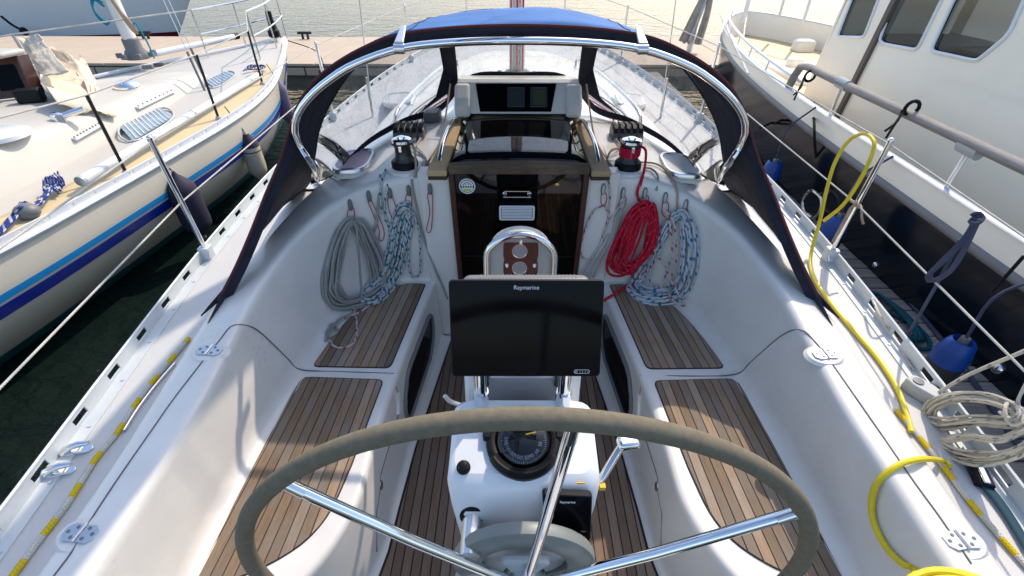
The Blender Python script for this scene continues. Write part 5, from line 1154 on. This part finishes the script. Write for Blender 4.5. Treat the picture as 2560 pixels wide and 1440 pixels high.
# rope and block on near rail
b_ = castL(78, 545, .05); t = thing('rail_block', 'dark grey block lashed to the rail of the sloop', 'block', b_); MB().ball(b_, .07, 8, (1.1, 1, .8)).build('block_shell', 'grey_plastic', t)
r_ = MB(); 
for k in range(5): r_.rope([castL(0, 592 + k * 3, .03), castL(40 + k * 4, 560, .06), castL(75, 552 - k * 4, .10), castL(110, 520 + k * 3, .06), castL(140 + k * 3, 490, .08), castL(165, 470, .05)], .007, .03)
for k in range(6): r_.rope([castL(120 + k * 8, 505 - k * 5, .05), castL(135 + k * 6, 480 - k * 3, .12), castL(155 + k * 3, 500 - k * 4, .05), castL(140, 488, .1)], .007, .03)
tag(r_.build('rail_lashing', 'rope_cobalt'), 'blue and white rope bunched along the near rail of the sloop', 'rope')
r_ = MB()
for k in range(7): r_.rope([castL(610 + k * 7, 186 - k * 2, .04), castL(632 + k * 4, 178, .08), castL(655 + k * 2, 182 - k, .05), castL(625 + k * 5, 190, .08)], .008, .04)
tag(r_.build('rope_bunch', 'rope_cobalt'), 'blue rope bunched on the foredeck end of the near pole', 'rope')
# stanchions, pulpit, lifelines, shrouds
near, far = [], []
for px, py, h_, lab in ((318, 437, .62, 'black stanchion on the near rail of the sloop above the navy fender'), (548, 300, .62, 'black stanchion on the near rail of the sloop amidships'), (657, 212, .60, 'black stanchion on the near rail near the bow of the sloop')):
    p = castL(px, py); t = thing('sloop_stanchion', lab, 'stanchion', p, 'stanchions of the sloop'); MB().tube([p, p + V((.02, 0, h_))], .013, 8).build('post', 'black_steel', t); MB().lathe([(.03, -.01), (.03, .02), (.018, .04)], 10, Matrix.Translation(p)).build('post_foot', 'light_grey', t); near.append(p + V((.02, 0, h_)))
for s_, lab in ((5.0, 'pale stanchion on the far rail of the sloop left of its mast'), (3.1, 'pale stanchion on the far rail of the sloop right of its mast')):
    p = lp(s_, -ip(LHB, s_) + .05, lz(s_)); t = thing('sloop_stanchion', lab, 'stanchion', p, 'stanchions of the sloop'); MB().tube([p, p + V((-.02, 0, .62))], .014, 8).build('post', 'light_grey', t); MB().lathe([(.03, -.01), (.03, .02), (.018, .04)], 10, Matrix.Translation(p)).build('post_foot', 'light_grey', t); far.append(p + V((-.02, 0, .62)))
pt_ = thing('bow_pulpit', 'steel bow pulpit of the cream sloop', 'pulpit', lp(.6, 0, lz(0)))
pz = .62; ring = [lp(1.4, .42, lz(1) + pz), lp(.7, .26, lz(.5) + pz), lp(.05, .06, lz(0) + pz + .02), lp(-.05, 0, lz(0) + pz + .02), lp(.05, -.06, lz(0) + pz + .02), lp(.7, -.26, lz(.5) + pz), lp(1.4, -.42, lz(1) + pz)]
MB().tube(cr(ring, 30), .013, 8).build('top_rail', 'stainless', pt_); MB().tube(cr([p - V((0, 0, .3)) for p in ring], 30), .010, 8).build('mid_rail', 'stainless', pt_)
for i in (0, 1, 3, 5, 6): p = ring[i]; q = V((p.x, p.y, lz(1))); MB().tube([q, p], .012, 8).build('leg', 'stainless', pt_)
tag(MB().tube([lp(9.5, 1.3, 1.16)] + near + [ring[0]], .006, 6).build('lifeline', 'lifeline'), 'upper lifeline on the near side of the sloop', 'lifeline'); tag(MB().tube([lp(9.5, -1.3, 1.16)] + far + [ring[-1]], .009, 6).build('lifeline', 'lifeline'), 'white covered lifeline on the far side of the sloop', 'lifeline')
mt = mp_ + V((0, 0, 9.5))
for a, lab in ((castL(512, 226), 'near cap shroud of the sloop with grey turnbuckle'), (castL(520, 215), 'near lower shroud of the sloop'), (lp(4.6, -1.3, lz(4.6)), 'far shroud of the sloop left of its mast'), (lp(4.2, -1.25, lz(4.2)), 'second far shroud of the sloop left of its mast'), (lp(.1, 0, lz(0)), 'forestay of the sloop rising from its bow')):
    t = thing('sloop_shroud', lab, 'shroud', a, 'rigging wires of the sloop'); MB().tube([a, mt], .005, 5).build('wire', 'brushed', t); d_ = (mt - a).normalized(); MB().tube([a, a + d_ * .42], .014, 8).build('turnbuckle', 'grey_plastic', t)
p = lp(.35, .05, lz(0)); t = thing('furling_drum', 'dark furling drum at the bow of the sloop', 'furler', p); MB().lathe([(.06, .08), (.09, .10), (.09, .18), (.05, .20), (.045, .45)], 14, Matrix.Translation(p)).build('drum', 'black_plastic', t); MB().lathe([(.03, 0), (.03, .09)], 10, Matrix.Translation(p)).build('drum_stem', 'stainless', t)
tag(MB().rope([lp(.1, .1, lz(0)), at(790, 128, z=.35), at(812, 168, z=.12)], .008, .05).build('mooring_line', 'rope_black'), 'dark mooring line from the sloop bow to the dock', 'rope')
# fenders
def fender(px, py, top, bot, r, m_, lab, cap=None, line_top=None, grp='fenders on the sloop'):
    c = castL(px, py); o = NX * (r + .01); a = at(*top, x=(c + o).x); b2_ = at(*bot, x=(c + o).x)
    a = V((a.x, (a.y + b2_.y) / 2, a.z)); b2_ = V((b2_.x, a.y, b2_.z)); Lh = a.z - b2_.z; t = thing('fender', lab, 'fender', b2_, grp); M = Matrix.Translation(b2_)
    MB().lathe([(.015, -.05), (.03, -.02), (r * .6, .02), (r * .95, .07), (r, .12), (r, Lh - .13), (r * .9, Lh - .07), (r * .5, Lh - .01), (.025, Lh + .03), (.012, Lh + .06)], 20, M).build('fender_body', m_, t)
    if cap: MB().lathe([(r * 1.01, Lh - .16), (r * .93, Lh - .07), (r * .53, Lh - .008), (.03, Lh + .035)], 20, M, caps=False).build('fender_cap', cap, t)
    MB().lathe([(.02, -.07), (.02, -.03)], 10, M).build('fender_eye', 'grey_plastic', t)
    e = castL(*line_top) + V((0, 0, .1)); MB().rope([a + V((0, 0, .05)), a.lerp(e, .5) + V((.01, 0, 0)), e], .005, .05).build('fender_rope', 'rope_black', t)
fender(470, 505, (430, 452), (512, 570), .125, 'fender_navy', 'big navy cloth covered fender hanging on the sloop beside our stanchion', line_top=(368, 372))
fender(630, 385, (612, 345), (655, 438), .10, 'fender_cream', 'cream fender with navy cap hanging on the sloop', 'fender_navy', line_top=(570, 290))
fender(706, 255, (692, 205), (722, 300), .095, 'fender_violet', 'pale violet fender hanging near the bow of the sloop', line_top=(672, 180))
# ================================================================== DARK HULLED MOTOR CRUISER TO THE RIGHT
RX = 4.0
RHB = [(-1, 1.30), (1, 1.36), (3, 1.37), (4.5, 1.36), (6, 1.24), (7.2, 1.02), (8, .80), (8.7, .46), (9.05, .18), (9.15, .02)]
cz = lambda y: .70 + .022 * y + .0012 * y * y
def rp(y, d, o=0., side=-1):        # hull point d below the bulwark cap
    hb = ip(RHB, y) * ip([(0, 1), (.15, 1.012), (.4, .985), (.8, .95), (1.4, .82)], d) + o
    return V((RX + side * hb, y - .35 * d * max(0, (y - 6.5) / 2.6), cz(y) - d))
cru = thing('motor_cruiser', 'motor cruiser with dark navy hull and cream cabin moored on the right', 'motor boat', (RX, 4, WZ))
YS = fr(-1, 7, 34) + fr(7.15, 9.15, 18); RS = MB()
for sd in (-1, 1):
    rows = [[rp(y, d, 0, sd) for d in (.0, .03, .08, .13, .165)] for y in YS]; MB().grid(rows, flip=sd > 0).build('bulwark', 'cabin_cream', cru, ang=60); RS.grid(rows)
    rows = [[rp(y, d, 0, sd) for d in (.16, .25, .4, .6, .8, 1.0, 1.3)] for y in YS]; MB().grid(rows, flip=sd > 0).build('hull_side', 'hull_navy', cru, ang=60); RS.grid(rows)
    rows = [[rp(y, .165 + .03 * cos(a), .022 * sin(a) if True else 0, sd) for a in fr(0, pi, 6)] for y in YS]; MB().grid(rows, flip=sd > 0).build('rubbing_strake', 'strake_grey', cru, ang=60)
    rows = [[rp(y, -.005 - .012 * sin(a), .018 - .07 * (1 - cos(a)) / 2, sd) for a in fr(0, pi, 6)] for y in YS]; MB().grid(rows, flip=sd < 0).build('bulwark_cap', 'white_paint', cru, ang=60)
    rows = [[rp(y, d, -min(.06, ip(RHB, y) * .4), sd) for d in (.0, .15, .34)] for y in YS]; MB().grid(rows).build('bulwark_lining', 'cabin_cream', cru, ang=60)
MB().grid([[V((RX + q * (ip(RHB, y) - .05), y, cz(y) - .33)) for q in fr(-1, 1, 5)] for y in YS[:-2]]).build('deck', 'deck_tan', cru)
# cabin
def wall(y, z): return V((3.33 + .07 * (z - .5), y, z))
WIN = [[(2097, 92), (2164, 94), (2204, -10), (2228, -75), (2170, -75), (2137, -10)], [(2203, 100), (2212, 110), (2298, 126), (2360, 0), (2400, -80), (2290, -80), (2243, 0)], [(2331, 128), (2440, 152), (2452, 150), (2528, 88), (2572, -10), (2600, -80), (2440, -80), (2390, 0)]]
WPL = frame(wall(2, 1.2), (0, -1, 0), V((.07, 0, 1)))          # plane of the cabin side
rows = [[wall(y, z) for z in (.35, 2.15)] for y in (-1, 5.55)]; RS.grid(rows)
outer = [wall(-1, .35), wall(5.55, .35), wall(5.55, 2.15), wall(-1, 2.15)]
holes = [round_poly3([on_plane(a, b_, WPL) for a, b_ in q], .05) for q in WIN]
inv = WPL.inverted(); loops = [[inv @ p for p in l] for l in [outer] + holes]; flat = [p for l in [outer] + holes for p in l]
cs = MB().add(flat, [tuple(t_) for t_ in tessellate_polygon([[V((p.x, p.y, 0)) for p in l] for l in loops])]).build('cabin_side', 'cabin_cream', cru, smooth=False, solid=.03)
for y0, y1 in ((-1, 1.2), (2.2, 2.5), (3.6, 3.8), (4.7, 4.9), (5.4, 5.55)): MB().box((4.66, (y0 + y1) / 2, 1.3), (.04, y1 - y0, 1.9)).build('far_cabin_post', 'cabin_cream', cru)
MB().box((4.66, 2.3, .78), (.04, 6.5, .86)).build('far_cabin_side', 'cabin_cream', cru)
MB().box((4.25, 3.9, .95), (.7, 1.4, .55)).build('helm_console', 'cabin_dark', cru, bevel=.05); MB().box((4.0, 2.6, .90), (1.0, .7, .6)).build('cabin_seat', 'fender_dark', cru, bevel=.06); MB().box((4.0, 5.0, .98), (1.1, .7, .5)).build('dashboard', 'fender_dark', cru, bevel=.05)
MB().tube([V((3.75, 3.15 + .06 * sin(a), 1.48 + .17 * sin(a))) + V((.19 * cos(a), 0, 0)) for a in fr(0, 2 * pi, 25)[:-1]], .014, 6, True).build('cruiser_wheel', 'black_plastic', cru)
e = [wall(5.55, z) for z in fr(.35, 2.15, 10)]; MB().grid([e, [p + V((.10, .16, 0)) - V((0, .12 * (p.z - .35), 0)) for p in e], [p + V((1.1, .35, 0)) - V((0, .14 * (p.z - .35), 0)) for p in e], [p + V((1.9, .0, 0)) for p in e]], flip=True).build('cabin_front', 'cabin_cream', cru, ang=60)
MB().grid([[wall(y, 2.15) + V((dx, 0, h_)) for dx, h_ in ((-.06, 0), (-.06, .06), (.3, .12), (1.2, .14))] for y in fr(-1, 5.6, 10)]).build('cabin_roof', 'cabin_cream', cru, solid=.02)
MB().box((4.2, 5.35, 2.2), (1.5, .7, .06)).build('roof_brow', 'cabin_cream', cru, bevel=.02)
RBV = BVHTree.FromPolygons([tuple(p) for p in RS.v], RS.f)
def castR(px, py, up=0.):
    h_ = RBV.ray_cast(CAM, ray(px, py).normalized())
    if h_[0] is None: return at(px, py, x=3.3)
    n = h_[1]; n = n if n.dot(ray(px, py)) < 0 else -n; return h_[0] + n * up
def onwall(px, py, o): p = castR(px, py); return p + V((-o, 0, 0))
for q in holes:
    wn = MB().add(q, [tuple(range(len(q)))]).build('cabin_window', 'cabin_glass', cru, smooth=False)
    MB().tube([p + V((-.016, 0, 0)) for p in q], .016, 6, True).build('window_frame', 'white_paint', wn)
    cq = sum(q, V()) / len(q); MB().tube([p + (cq - p).normalized() * .016 + V((-.008, 0, 0)) for p in q], .006, 5, True).build('window_seal', 'black_plastic', wn)
a = onwall(2092, 306, .02); MB().bar(a, V((a.x + .11, a.y, a.z + 1.6)), .065, .05, V((1, 0, 0))).build('grey_pipe', 'brown_trim', cru, bevel=.008)
a = onwall(2013, 243, .012); MB().tube([a + V((0, .0, -.2)), a + V((.10, 0, 1.4))], .012, 6).build('corner_trim', 'brown_trim', cru)
# steering wheel and seat glimpsed in the aft window: dark shapes behind the glass
# bow rail inside bulwark, vents, pulpit
MB().tube(cr([rp(y, -.10, -.05) for y in fr(4.6, 8.9, 14)], 40), .016, 8).build('bow_rail', 'white_paint', cru)
for y in fr(4.8, 8.6, 7): MB().tube([rp(y, .0, -.04), rp(y, -.10, -.05)], .010, 6).build('rail_post', 'white_paint', cru)
for x, y in ((3.55, 8.2), (3.75, 8.6), (4.3, 8.6), (4.5, 8.2)): MB().tube([(x, y, cz(y)), (x, y + .03, cz(y) + .75)], .022, 8).build('pulpit_post', 'white_paint', cru)
MB().tube(cr([(3.2, 7.4, cz(7.4) + .75), (3.55, 8.2, cz(8.2) + .75), (3.8, 8.7, 1.7), (4.2, 8.7, 1.7), (4.5, 8.2, cz(8.2) + .75)], 20), .02, 8).build('pulpit_rail', 'white_paint', cru)
for px, py, r in ((2015, 105, .17), (2005, 125, .15), (1985, 165, .10)):
    p = at(px, py, z=.62); MB().box(p, (r * 2, r * 1.6, r * 2)).build('deck_locker', 'cabin_cream', cru, bevel=r * .45, seg=4)
MB().box((4.0, 6.6, .52), (1.0, 1.1, .20)).build('foredeck_locker', 'cabin_cream', cru, bevel=.05)
# wooden grab rail on the bulwark
hr = thing('cruiser_handrail', 'weathered grey wooden handrail along the cruiser bulwark', 'handrail', rp(3, -.2))
G = [rp(4.75, -.02, -.02), rp(4.68, -.20, -.02), rp(4.55, -.245, -.02)] + [rp(y, -.25 - .02 * (4.5 - y), -.02) for y in fr(4.3, -.5, 12)]
MB().tube(cr(G, 50), .038, 10, squash=.8).build('rail', 'grey_wood', hr)
for y in (3.95, 2.62, 1.3): MB().tube([rp(y, .0, -.02), rp(y, -.26, -.02)], .014, 8).build('rail_post', 'stainless', hr); MB().tube([rp(y + .07, -.26, -.02), rp(y - .07, -.26, -.02)], .044, 10, squash=.8).build('rail_joint', 'light_grey', hr)
for px, py, q, lab in ((2025, 190, (1985, 250), 'black tie hanging from the front of the cruiser handrail'), (2280, 270, (2215, 345), 'black tie hanging from the middle of the cruiser handrail')):
    c = at(px, py, x=2.63); e_ = at(*q, x=2.45); r_ = MB(); r_.tube([c + V((.045 * cos(a), 0, .045 * sin(a))) for a in fr(0, 2 * pi, 13)[:-1]], .012, 6, True)
    r_.rope([c + V((-.04, 0, -.02)), c.lerp(e_, .5) + V((-.02, 0, .02)), e_], .008, .03); r_.rope([c + V((-.04, .02, -.02)), c.lerp(e_, .4) + V((.0, .03, -.02)), c.lerp(e_, .85) + V((0, .05, 0))], .008, .03); tag(r_.build('black_tie', 'rope_black'), lab, 'tie', 'ties on the cruiser handrail')
k_ = MB(); c = castR(2030, 262, .02)
for i in range(5): k_.rope([c + V((-.03, .08, -.03 + .02 * i)), c + V((-.06, 0, .04 - .012 * i)), c + V((-.02, -.09, .01 * i))], .016, .03)
for q in ((1900, 320), (1935, 310)): k_.rope([c, c.lerp(at(*q, x=2.5), .5), at(*q, x=2.5)], .012, .05)
k_.rope([c, castR(2040, 300, .02), castR(2045, 380, .02), at(2060, 480, z=.02)], .011, .05)
tag(k_.build('mooring_knot', 'rope_black'), 'black mooring line knotted on the cruiser bulwark', 'rope')
for px, py, r, lab in ((2190, 662, .022, 'small steel stud on the dark hull above the pontoon'), (2497, 920, .035, 'round steel fitting on the dark hull at the right frame edge')):
    p = castR(px, py, .005); tag(MB().ball(p, r, 8, (.8, 1, 1)).build('hull_stud', 'chrome'), lab, 'hull fitting')
p = castR(2050, 510, .01); tg = thing('boarding_step', 'steel loop step on the dark hull beside the yellow hose', 'step', p); MB().tube([p + V((-.06, y, z)) for y, z in rrect(.26, .20, .09)], .013, 8, True).build('step_loop', 'stainless', tg); MB().tube([p + V((-.06, .0, -.1)), p + V((.02, 0, -.1))], .013, 8).build('step_arm', 'stainless', tg); MB().tube([p + V((-.06, .0, .1)), p + V((.02, 0, .1))], .013, 8).build('step_arm', 'stainless', tg)
# blue topped fenders standing between hull and pontoon
for px, py, zt, r, lab in ((2405, 858, .34, .078, 'blue topped fender nearest the camera between dark hull and pontoon'), (2098, 545, .34, .085, 'blue topped fender behind the right stanchion'), (1937, 408, .34, .085, 'blue topped fender farthest along the dark hull beside the hood')):
    p = at(px, py, z=zt); p = V((min(p.x, 2.56), p.y, zt)); t = thing('fender', lab, 'fender', (p.x, p.y, zt - .42), 'fenders along the dark hull'); M = Matrix.Translation((p.x, p.y, zt - .42))
    MB().lathe([(.03, -.02), (r * .7, .02), (r, .10), (r, .30)], 20, M).build('fender_body', 'fender_dark', t); MB().lathe([(r * 1.01, .285), (r * 1.0, .35), (r * .8, .42), (r * .62, .44), (r * .55, .42), (r * .5, .38)], 20, M).build('fender_top', 'fender_blue', t)
    MB().lathe([(r * .45, .36), (r * .3, .42), (.02, .46)], 12, M).build('fender_valve', 'grey_plastic', t); MB().rope([p + V((0, 0, .03)), p + V((.02, .03, .3)), rp(p.y + .05, -.02, .01)], .008, .05).build('fender_rope', 'rope_navy', t)
# ropes on the pontoon
r_ = MB()
for k in range(6):
    P = []
    for j in range(9): a = j * 2 * pi / 8; P.append(at(2235 + 62 * cos(a) * (1 - .08 * k) + 42 * sin(a), 790 + 55 * sin(a) + 30 * cos(a) * (1 - .1 * k), z=.012 + .018 * (k % 3)))
    r_.rope(P, .012, .03)
r_.rope([at(a, b_, z=.018) for a, b_ in ((2160, 735), (2190, 760), (2240, 790), (2290, 815), (2322, 850), (2320, 872), (2290, 868), (2275, 845))], .012, .03)
tag(r_.build('rope_pile', 'rope_tealdark'), 'dark teal mooring rope heaped on the wooden pontoon', 'rope coil')
tag(MB().rope([at(a, b_, z=.02) for a, b_ in ((2088, 540), (2135, 600), (2200, 665), (2262, 740), (2330, 820), (2400, 905), (2460, 990), (2560, 1130))], .013, .04).build('shore_cable', 'rope_navy'), 'dark shore cable lying along the pontoon edge by the dark hull', 'cable')
tag(MB().tube([at(2560, 640, x=2.45), at(2480, 730, x=2.45)], .008, 6).build('dark_line', 'rope_black'), 'short black line against the dark hull at the right frame edge', 'rope')

# ================================================================== BEYOND THE DOCK
# white hull with dark red boot stripe behind the dock, top left
bx = at(352, 60, y=14.2); wb_ = thing('white_motorboat', 'large white boat hull with dark red waterline stripe behind the dock', 'boat', (bx.x - 5, 14.8, WZ))
def wh(s, z, sd=-1):
    hb = 1.5 * min(1, (s / 4.0)) ** .6 if s > 0 else .01; rk = .8 * (z - WZ); return V((bx.x - s + rk * max(0, 1 - s / 5), 15.4 + sd * hb * (.72 + .28 * (z - WZ) / 2.4), z))
S_ = [0, .1, .3, .6, 1, 1.5, 2, 3, 4, 6, 9, 13]
for sd in (-1, 1):
    for z0, z1, m_ in ((-.5, -.33, 'fender_dark'), (-.33, -.22, 'dark_red'), (-.22, .95, 'boat_hull_white'), (.95, 1.0, 'strake_grey'), (1.0, 2.0, 'boat_hull_white')):
        MB().grid([[wh(s, z, sd) for z in fr(z0, z1, 5)] for s in S_]).build('hull_band', m_, wb_, ang=70)
MB().grid([[wh(s, 2.0, sd) for sd in (-1, 0, 1)] for s in S_]).build('deck', 'boat_hull_white', wb_)
mr = MB().rope([at(60, 78, y=14.0), at(30, 62, y=13.9), at(2, 40, y=13.8)], .03, .1); mr.ball(at(60, 78, y=13.9), .10, 6); tag(mr.build('dock_line', 'rope_black'), 'black mooring line of the white boat at the top left dock edge', 'rope')
# cleats on the dock
for px, lab in ((785, 'black dock cleat at the far dock edge right of the sloop bow'), (420, 'black dock cleat at the far dock edge below the white hull')):
    p = at(px, 88 if px > 500 else 82, z=.11); p.y = 12.0; t = thing('dock_cleat', lab, 'cleat', p, 'dock cleats'); MB().tube([p + V((-.16, 0, .13)), p + V((.16, 0, .13))], .03, 8).build('cleat_bar', 'black_steel', t)
    for s in (-1, 1): MB().tube([p + V((s * .06, 0, 0)), p + V((s * .06, 0, .13))], .03, 8).build('cleat_leg', 'black_steel', t)
# mooring post with hung grey ropes, right of the hood
pb = at(1722, 128, z=.11); rpz = thing('rope_post', 'post on the dock with pale grey ropes and cloth hung over it', 'post', pb)
MB().tube([pb, pb + V((.03, 0, .95))], .06, 10).build('post', 'mast_white', rpz)
for k in range(16):
    a = random.uniform(-.22, .20); tp_ = pb + V((.12 + a * .45, -.05 - random.uniform(0, .08), .98 + random.uniform(-.03, .04)))
    MB().rope([tp_ + V((.0, .1, -.05)), tp_, tp_ + V((a * .4 - .06, -.04, -.35)), tp_ + V((a * .7 - .14, -.03, -.80))], .032, .06).build('hung_rope', ('rope_grey', 'rope_white', 'rope_grey', 'rope_tan')[k % 4], rpz)
tag(MB().rope([pb + V((.35, -.3, .7)), at(1870, 185, x=1.66)], .010, .1).build('bow_line', 'rope_white'), 'pale line slanting down from the dock post', 'rope')
